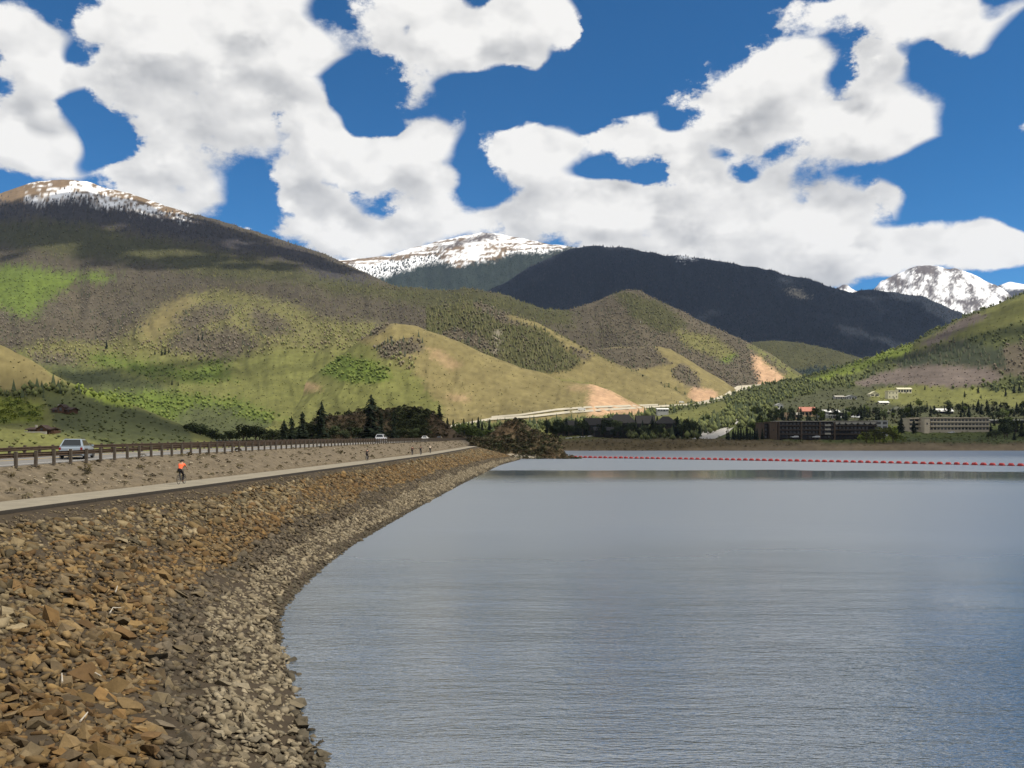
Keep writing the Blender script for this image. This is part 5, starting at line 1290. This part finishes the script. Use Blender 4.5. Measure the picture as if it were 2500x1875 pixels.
# brown hotel on the shore: end tower, long dark front and white gallery
hotel = building('hotel', 'long dark brown lakeside hotel with a pale scalloped roof edge', 1898, 2140, 1030, 1072, 625, 15, M_DKWOOD, M_STONEW, 'flat', 4, 26, 2.5, win=(.55, .5), door=False, balcony=mat('balcony_timber', (0.055, 0.042, 0.032), 0.9, 0.2, 0.6))  # front siding and balconies toned dark for the shade on this facade
s = 625 / F
for k in range(7):
    c = ((2040 + 15 * k) - 2019) * s; MB().prism([(c - 2.0, 11.4), (c - 1.2, 10.7), (c, 10.4), (c + 1.2, 10.7), (c + 2.0, 11.4), (c + 1.9, 12.0), (c - 1.9, 12.0)], 'y', -1.7, -0.3).build('awning', M_STONEW, hotel)
for px in (1900, 1955, 2000, 2036): MB().bbox(((px - 2019) * s - .5, -1.75, -3), ((px - 2019) * s + .5, -0.01, 12.0)).build('pier', M_BRICK, hotel)
for k in range(3): MB().bbox(((2012 - 2019) * s, -1.9, 3.2 + 3.0 * k), ((2026 - 2019) * s, -1.55, 4.4 + 3.0 * k)).build('balcony_panel', M_STONEW, hotel)
building('hotel_tower', 'plain brown end tower of the lakeside hotel', 1880, 1898, 1031, 1073, 620, 14, M_BRICK, M_BRICK, 'flat', 0 + 1, 1, 1.5, win=(.1, .1), door=False, cat='tower')
building('hotel_tower', 'narrow brown stair block at the outer end of the lakeside hotel', 1856, 1866, 1033, 1072, 622, 12, M_BRICK, M_BRICK, 'flat', 1, 1, 1.2, win=(.1, .1), door=False, cat='tower')
building('hotel_link', 'dark recessed link between the two brown hotel towers', 1866, 1880, 1036, 1072, 624, 10, M_DKWOOD, M_DKROOF, 'flat', 4, 2, 1.2, door=False, cat='building')
g = building('hotel_wing', 'white gridded balcony wing at the end of the brown hotel', 2138, 2168, 1028, 1060, 640, 12, M_GREYW, M_GREYW, 'flat', 3, 2, 1.4, win=(.66, .55), door=False, cat='building')
# cream motel
mo = building('motel', 'long cream three-storey motel with rows of dark windows', 2270, 2415, 1021, 1052, 690, 14, M_CREAM, M_CREAM, 'flat', 3, 17, 2.0, win=(.68, .5), door=False, balcony=M_CREAM)
building('motel_stair', 'plain cream stair block of the motel', 2257, 2270, 1020, 1052, 686, 16, M_CREAM, M_CREAM, 'flat', 1, 1, 1.5, win=(.25, .14), door=False)
building('motel_wing', 'short cream motel wing behind the two shore spruces', 2219, 2257, 1022, 1052, 694, 14, M_CREAM, M_CREAM, 'flat', 3, 3, 2.0, win=(.7, .5), door=False, balcony=M_CREAM)
# town
def town(px0, px1, tp, bs, *a, **k):
    d = land_hit((px0 + px1) / 2, bs, [hill_east]) or 760
    return building('house', a[0], px0, px1, tp, bs, d, *a[1:], **k)
town(1956, 1992, 993, 1017, 'building with a large red metal roof', 11, M_TAN, M_REDROOF, 'gable', rows=1, cols=4, roof_px=11)
town(1898, 1931, 1009, 1025, 'plain tan flat-roofed building', 9, M_TAN, M_TAN, 'flat', rows=1, cols=4, roof_px=1.5, win=(.3, .4))
town(1933, 1957, 1007, 1022, 'small beige building between the tan block and the red roof', 8, M_TAN, M_STONEW, 'gable', rows=1, cols=3, roof_px=5)
town(1896, 1912, 984, 999, 'small white house among trees high above the tan block', 7, M_WROOF, M_GREYW, 'front', rows=1, cols=2, roof_px=5)
town(2012, 2050, 1000, 1017, 'long white-roofed shop building', 11, M_DKWOOD, M_WROOF, 'gable', rows=1, cols=6, roof_px=6)
town(2054, 2098, 996, 1018, 'large dark building with a broad hipped olive roof', 14, M_DKWOOD, M_OLROOF, 'hip', rows=1, cols=6, roof_px=12)
town(2001, 2022, 1006, 1019, 'pale grey stepped building beside the long white roof', 8, M_GREYW, M_GREYW, 'flat', rows=2, cols=4, roof_px=1.5)
town(2022, 2048, 1014, 1022, 'low pale grey annex in front of the long white roof', 6, M_GREYW, M_WROOF, 'flat', rows=1, cols=5, roof_px=1.5)
town(2040, 2062, 965, 974, 'small pale grey house on the wooded slope above the red roof', 10, M_GREYW, M_STONEW, 'gable', rows=1, cols=4, roof_px=4)
town(2066, 2092, 964, 975, 'pale house with a grey front gable beside the small pale grey house', 9, M_GREYW, M_GREYW, 'front', rows=1, cols=4, roof_px=5)
town(2125, 2147, 955, 968, 'pale yellow house with a steep roof on the slope', 9, M_PALE, M_PALE, 'front', rows=1, cols=2, roof_px=7)
town(2168, 2193, 955, 974, 'tall pale yellow block on the slope', 9, M_PALE, M_PALE, 'flat', rows=2, cols=3, roof_px=1.5, win=(.25, .3))
town(2192, 2226, 946, 960, 'pale yellow long house at the top of the town', 9, M_PALE, M_PALE, 'gable', rows=1, cols=5, roof_px=4)
town(2148, 2170, 979, 988, 'low cream building below the tall pale block', 6, M_PALE, M_WROOF, 'gable', rows=1, cols=3, roof_px=4)
town(2182, 2206, 992, 1004, 'house with a dark green roof behind the shore spruces', 9, M_GREYW, M_OLROOF, 'hip', rows=1, cols=4, roof_px=7)
town(2286, 2327, 997, 1010, 'dark house with a bright white roof above the motel', 10, M_DKWOOD, M_WROOF, 'gable', rows=1, cols=5, roof_px=7)
town(2138, 2172, 1000, 1012, 'dark brown low house in the middle of the town', 9, M_DKWOOD, M_OLROOF, 'gable', rows=1, cols=4, roof_px=6)
town(2438, 2470, 1003, 1014, 'grey house half hidden by trees past the motel', 9, M_GREYW, M_OLROOF, 'gable', rows=1, cols=4, roof_px=6)
town(2415, 2440, 1026, 1034, 'low building with a thin white roof next to the motel', 8, M_DKWOOD, M_WROOF, 'flat', rows=1, cols=4, roof_px=1.5)
town(2478, 2500, 1026, 1034, 'low building with a thin white roof at the picture edge', 8, M_DKWOOD, M_WROOF, 'flat', rows=1, cols=4, roof_px=1.5)
# dark condominiums left of the access road
for k, (a, b, tp, bs, d, rp, lb) in enumerate(((1362, 1432, 1018, 1056, 690, 16, 'outermost dark condominium with a wide shingle roof'), (1428, 1500, 1012, 1058, 670, 18, 'dark condominium with a broad slate-grey roof near the shore road'), (1482, 1562, 1003, 1056, 720, 22, 'tallest dark condominium, its roof rising behind the others'), (1552, 1608, 1006, 1054, 735, 20, 'dark condominium with a long grey roof below the white-roofed building'), (1600, 1662, 1008, 1056, 690, 18, 'dark condominium nearest the pale access road'), (1448, 1540, 1034, 1062, 640, 9, 'low dark condominium front row above the shore road'))):
    building('condominium', lb, a + 4, b - 8, tp + 8, bs, d, 14, M_DKWOOD, M_DKROOF, 'gable' if k % 2 else 'hip', 2, 7, rp, door=False, win=(.5, .45), group='dark condominiums')
building('house', 'small white-roofed building above the condominiums', 1605, 1632, 996, 1004, 1000, 10, M_GREYW, M_WROOF, 'gable', 1, 4, 3, below=12)
# log houses on the knoll
d = land_hit(100, 1056, [hill_knoll_w])
lh = building('log_house', 'long dark log house with a front gable on the meadow behind the road', 68, 120, 1043, 1056, d, 6, M_LOG, M_LOGROOF, 'gable', 1, 5, 5, win=(.35, .4), below=1.5, cat='house')
sc = d / F
MB().prism([(-0.2 * sc, 0.0), (22 * sc, 0.0), (22 * sc, 9.5 * sc), (11 * sc, 17 * sc), (-0.2 * sc, 9.5 * sc)], 'y', -0.9, 3.0).build('front_gable', M_LOG, lh)
MB().prism([(-1.5 * sc, 8.6 * sc), (-1.5 * sc, 10 * sc), (11 * sc, 18.6 * sc), (23.5 * sc, 10 * sc), (23.5 * sc, 8.6 * sc), (11 * sc, 17.05 * sc)], 'y', -1.3, 3.2).build('gable_roof', M_LOGROOF, lh)
MB().box((11 * sc, -0.92, 8 * sc), (6 * sc, 0.1, 6 * sc)).build('window', M_WIN, lh)
MB().bbox((27 * sc, 0.5, -1), (36 * sc, 5, 5 * sc)).build('garage', M_LOG, lh)
MB().box((-18 * sc, 3.2, 15 * sc), (.6, .6, 8 * sc)).build('chimney', M_STONEW, lh)
MB().bbox((-26 * sc, -2.2, -.8), (26 * sc, -1.45, .35)).build('deck', M_STONEW, lh)
d = land_hit(150, 1008, [hill_knoll_w])
uh = building('log_house', 'dark log house with a tall gable higher on the knoll', 126, 172, 994, 1008, d, 7, M_LOG, M_LOGROOF, 'gable', 1, 5, 6, win=(.3, .5), below=2.5, cat='house'); sc = d / F
MB().prism([(-6 * sc, 0), (9 * sc, 0), (9 * sc, 14 * sc), (1.5 * sc, 20 * sc), (-6 * sc, 14 * sc)], 'y', -0.9, 4.0).build('front_gable', M_LOG, uh)
MB().prism([(-7.5 * sc, 12.4 * sc), (-7.5 * sc, 14 * sc), (1.5 * sc, 21.5 * sc), (10.5 * sc, 14 * sc), (10.5 * sc, 12.4 * sc), (1.5 * sc, 20.05 * sc)], 'y', -1.3, 4.2).build('gable_roof', M_LOGROOF, uh)
MB().box((1.5 * sc, -0.93, 9 * sc), (6 * sc, .1, 8 * sc)).build('window', M_WIN, uh); MB().box((-14 * sc, 3.5, 17 * sc), (.9, .9, 9 * sc)).build('chimney', M_STONEW, uh)

# ------------------------------------------------------------------ highway, access road and shore road lie on the slopes
M_CONC = mat('pale_concrete_road', (0.44, 0.40, 0.31), 0.9, 0.12, 0.05, obj=False); M_CONCG = mat('grey_concrete_road', (0.40, 0.38, 0.35), 0.9, 0.15, 0.2, obj=False)


def ribbon(name, lo, hi, m, label, lift, lands=None, step=4, cat='road'):
    """a graded strip lying on the land between its lower and its upper edge"""
    xs = np.arange(lo[0][0], lo[-1][0] + .1, step); rows = []
    for x in xs:
        yl, yh = curve(x, lo), curve(x, hi); r = []
        for t in (0, 0.5, 1):
            y = yl + (yh - yl) * t; dd = land_hit(x, y, lands)
            if dd is None: r = None; break
            r.append((dd, y))
        if r: rows.append((x, r))
    D = np.array([[q[0] for q in r] for _, r in rows])
    for c in range(3):
        k = np.ones(5) / 5; D[:, c] = np.convolve(np.pad(D[:, c], 2, mode='edge'), k, 'valid')
    V = []
    for (x, r), dd in zip(rows, D):
        for (q, y), d_ in zip(r, dd):
            p = P(x, y, d_ * (1 - lift / 1000)); V.append(tuple(p))
    n = len(rows); fs = []
    for i in range(n - 1):
        for c in range(2): fs.append((i * 3 + c, (i + 1) * 3 + c, (i + 1) * 3 + c + 1, i * 3 + c + 1))
    return tag(MB().add(V, fs).build(name, m), label, cat, kind='structure')


FAR = [hill_spur, hill_ridge, hill_low, hill_mid, hill_east]
ribbon('highway', [(1096, 1044), (1200, 1025), (1295, 1019), (1390, 1008.5), (1485, 1002), (1611, 994), (1700, 988), (1738, 983)], [(1096, 1039), (1200, 1019.5), (1295, 1014), (1390, 1003), (1485, 997), (1611, 989.5), (1700, 984), (1738, 979)], M_CONC, 'lower pale carriageway of the valley highway', 6, FAR)
ribbon('highway', [(1200, 1019.5), (1273, 1014), (1358, 1002), (1437, 996), (1516, 993.5), (1611, 989)], [(1200, 1016), (1273, 1010), (1358, 997.5), (1437, 991.5), (1516, 989), (1611, 986)], M_CONC, 'upper pale carriageway of the valley highway', 6, FAR)
ribbon('highway', [(1700, 988), (1738, 982), (1770, 974), (1785, 966), (1800, 955), (1842, 947), (1862, 944)], [(1700, 982), (1738, 974), (1770, 962), (1785, 951), (1800, 942), (1842, 939), (1862, 938)], M_CONC, 'pale highway climbing into the gap between the hills', 6, FAR)
ribbon('access_road', [(1688, 1071.5), (1745, 1071), (1775, 1058), (1795, 1040), (1815, 1020), (1836, 1011)], [(1688, 1070), (1705, 1060), (1745, 1040), (1780, 1020), (1815, 1010.5), (1836, 1009)], M_CONCG, 'broad pale access road coming down to the shore', 3, [hill_east], 3)
ribbon('shore_road', [(1380, 1071), (1453, 1064.5), (1548, 1057), (1596, 1052), (1643, 1053.5)], [(1380, 1069), (1453, 1062), (1548, 1054.5), (1596, 1049.5), (1643, 1051)], M_CONCG, 'narrow pale road curving along the shore below the condominiums', 3, [hill_east])

# vehicles far away
def truck(px, py, label, L=9.0):
    d = land_hit(px, py, FAR); p = P(px, py - 1, d - 8); e = tag(empty('truck', (p.x, p.y, p.z)), label, 'truck')
    MB().bbox((-L / 2, -1.25, 0.9), (L / 2 - 2.3, 1.25, 3.7)).build('cargo_box', M_WROOF, e, bevel=.05)
    MB().bbox((L / 2 - 2.2, -1.2, 0.7), (L / 2, 1.2, 2.9)).build('cab', P_WHITE, e, bevel=.15); MB().bbox((L / 2 - 1.5, -1.24, 1.9), (L / 2 - .4, -1.19, 2.6)).build('side_window', M_GLASS, e)
    for x in (-L / 2 + 1.2, -L / 2 + 2.3, L / 2 - 1.2):
        for y in (-1.05, 1.05): MB().ring((x, y, .5), (0, 1, 0), .36, .14, 16, 6).build('wheel', M_TYRE, e)
truck(1420, 1004, 'white box truck on the highway below the pink cut'); truck(1664, 985, 'white truck farther up the highway near the orange cut')
town_cars = [(2332, 1051, P_WHITE, 'white car parked before the middle of the cream motel'), (2360, 1051, P_WHITE, 'white van parked before the cream motel'), (2372, 1050.5, P_GREY, 'silver car parked beside the white van'), (2262, 1052, P_GREY, 'pale car parked by the motel stair block'), (2322, 1058, P_GREY, 'silver car on the lawn drive in front of the motel'), (2056, 1021, P_WHITE, 'white van parked below the long white roof'), (2083, 1020, P_WHITE, 'white van parked under the hipped olive roof'), (2098, 1021, P_WHITE, 'white van at the end of the row under the olive roof'), (1940, 1069, P_GREY, 'pale car parked under the dark hotel front'), (1992, 1069, P_GREY, 'silver car parked near the hotel awnings')]
for px, py, pt, lb in town_cars:
    d = land_hit(px, py, [hill_east]) or 640
    if 1900 < px < 2000: d = 612
    p = P(px, py, d); make_car(lb, pt, (p.x, p.y, p.z + 0.1), math.pi / 2 + rnd.uniform(-.2, .2), 5.2, 2.0, 2.3 if 'van' in lb else 1.5)

# bleached driftwood on the stones
M_DRIFT = mat('driftwood', (0.40, 0.36, 0.30), 0.8, 0.15, 8.0)
def slope_hit(px, py):
    for y in np.arange(10, 80, 0.05):
        x = (px - CX) / F * y; xs, xp = shore_x(y), path_x(y); t = (x - xs) / (xp - xs)
        if 0 < t < 1:
            z = (path_z(y) - .32) * t ** .94
            if HY - (z - ZC) / y * F <= py: return Vector((x, y, z))
for pts, lb in ((((152, 1690), (151, 1670)), 'short bleached stick standing among brown stones'), (((196, 1790), (205, 1780), (214, 1768)), 'curved bleached branch low on the stones'), (((268, 1516), (276, 1502), (296, 1503)), 'bleached forked driftwood piece high on the slope'), (((282, 1462), (287, 1448)), 'small bleached stick beside a tan boulder'), (((232, 1668), (247, 1676)), 'thin bleached twig between rusty stones')):
    w = [slope_hit(*q) for q in pts]
    if all(w):
        m = MB()
        for a, b in zip(w[:-1], w[1:]): m.tube(a + Vector((0, 0, .26)), b + Vector((0, 0, .27)), 0.024, 0.014, 7)
        tag(m.build('driftwood', M_DRIFT), lb, 'driftwood')

# each town tree is named after the building it stands nearest to
SHORT = [(o, o['label']) for o in list(SC.objects) if o.parent is None and o.name.split('.')[0] in ('house', 'hotel', 'hotel_tower', 'hotel_wing', 'motel', 'motel_wing', 'motel_stair', 'condominium')]
for e, kind, h in PLANTED:
    best = min(SHORT, key=lambda q: abs(q[0].location.x / q[0].location.y - e.location.x / e.location.y) * 600 + abs(q[0].location.y - e.location.y) * 0.3)
    b = best[0]; words_ = best[1].split(' with ')[0].split(' behind ')[0].split(' above ')[0].split(' in the ')[0].split(' on the ')[0].split(' below ')[0].split(' beside ')[0].split(',')[0].split(' at the ')[0].split(' between ')[0].split(' of the ')[0].split(' half ')[0].split(' among ')[0].split(' near')[0].split(' next')[0]
    if ' with ' in best[1]: words_ = best[1].split(' behind ')[0].split(' on the ')[0].split(' near ')[0].split(' below ')[0].split(' above ')[0]
    side = 'in front of' if e.location.y < b.location.y - 3 else 'behind' if e.location.y > b.location.y + 20 else 'left of' if e.location.x < b.location.x else 'right of'
    size = 'tall' if h > 10 else 'short' if h < 7 else 'medium'
    kn = {'spruce': 'dark spruce', 'pine': 'ragged dark pine', 'dark': 'dark leafy tree', 'aspen': 'green aspen'}[kind]
    e['label'] = ' '.join(f'{size} {kn} {side} the {words_}'.split()[:16])

# ------------------------------------------------------------------ unseen cumulus, added above the view to throw shadows on the hills
M_SHADE_CLOUD = mat('shade_cloud_white', (0.9, 0.9, 0.9), 1.0, 0.03, 0.01, obj=False, spec=0.0)
def shade_cloud(cx, cy, cz, rx, ry, n, seed, label, base=2750.0):
    """a flat-based heap of puffs added along the sun ray from the ground point it is to shade"""
    k = (base - cz) / to_sun.z; c = Vector((cx, cy, cz)) + to_sun * k; r = random.Random(seed); m = MB(); i = 0; tries = 0
    while i < n and tries < n * 20:
        tries += 1; a, b = r.uniform(-1, 1), r.uniform(-1, 1)
        if a * a + b * b > 1.0 + 0.6 * float(fbm(np.array(a * 2.3 + seed), np.array(b * 2.3), 3, seed)): continue
        R = r.uniform(0.10, 0.20) * min(rx, ry) * (1.25 - 0.6 * math.hypot(a, b)); h = r.random() * 0.5 * min(rx, ry) * max(0.05, 1 - math.hypot(a, b))
        m.ell((c.x + a * rx, c.y + b * ry, c.z + h + R * 0.4), (R * 1.3, R * 1.3, R * 0.8), 10, 7); i += 1
    tag(m.build('shade_cloud', M_SHADE_CLOUD, smooth=True), label, 'shade_cloud', kind='stuff')


shade_cloud(1250, 5900, 900, 1900, 1000, 230, 3, 'wide unseen cumulus added to shade the dark conifer mountain', 4300.0)
shade_cloud(-1750, 3700, 760, 1150, 480, 200, 5, 'long unseen cumulus added to shade the upper forest of the western mountain')
shade_cloud(-640, 1560, 110, 330, 130, 70, 7, 'small unseen cumulus added to shade the green hollow behind the knoll')
shade_cloud(900, 1650, 190, 330, 130, 80, 9, 'small unseen cumulus added to shade the eastern wooded hillside')
shade_cloud(230, 550, 12, 430, 185, 170, 13, 'long thin unseen cumulus added to shade the far shore and the dam end')
shade_cloud(-190, 385, 14, 85, 100, 60, 17, 'little unseen cumulus added to shade the shrubby hollow below the log houses')

# ------------------------------------------------------------------ the air between
hz = MB().bbox((-9500, -250, -10.5), (9500, 17500, 2300)).build('haze', None)
hm = bpy.data.materials.new('haze_air'); hm.use_nodes = True; hm.node_tree.nodes.clear(); T = NT(hm.node_tree)
pv = T.new('ShaderNodeVolumePrincipled'); pv.inputs['Color'].default_value = (0.42, 0.60, 1.0, 1); pv.inputs['Density'].default_value = HAZE
mo = T.new('ShaderNodeOutputMaterial'); T.l.new(pv.outputs[0], mo.inputs['Volume'])
hz.data.materials.append(hm); tag(hz, 'thin blue mountain air over the whole valley', 'haze', kind='stuff')
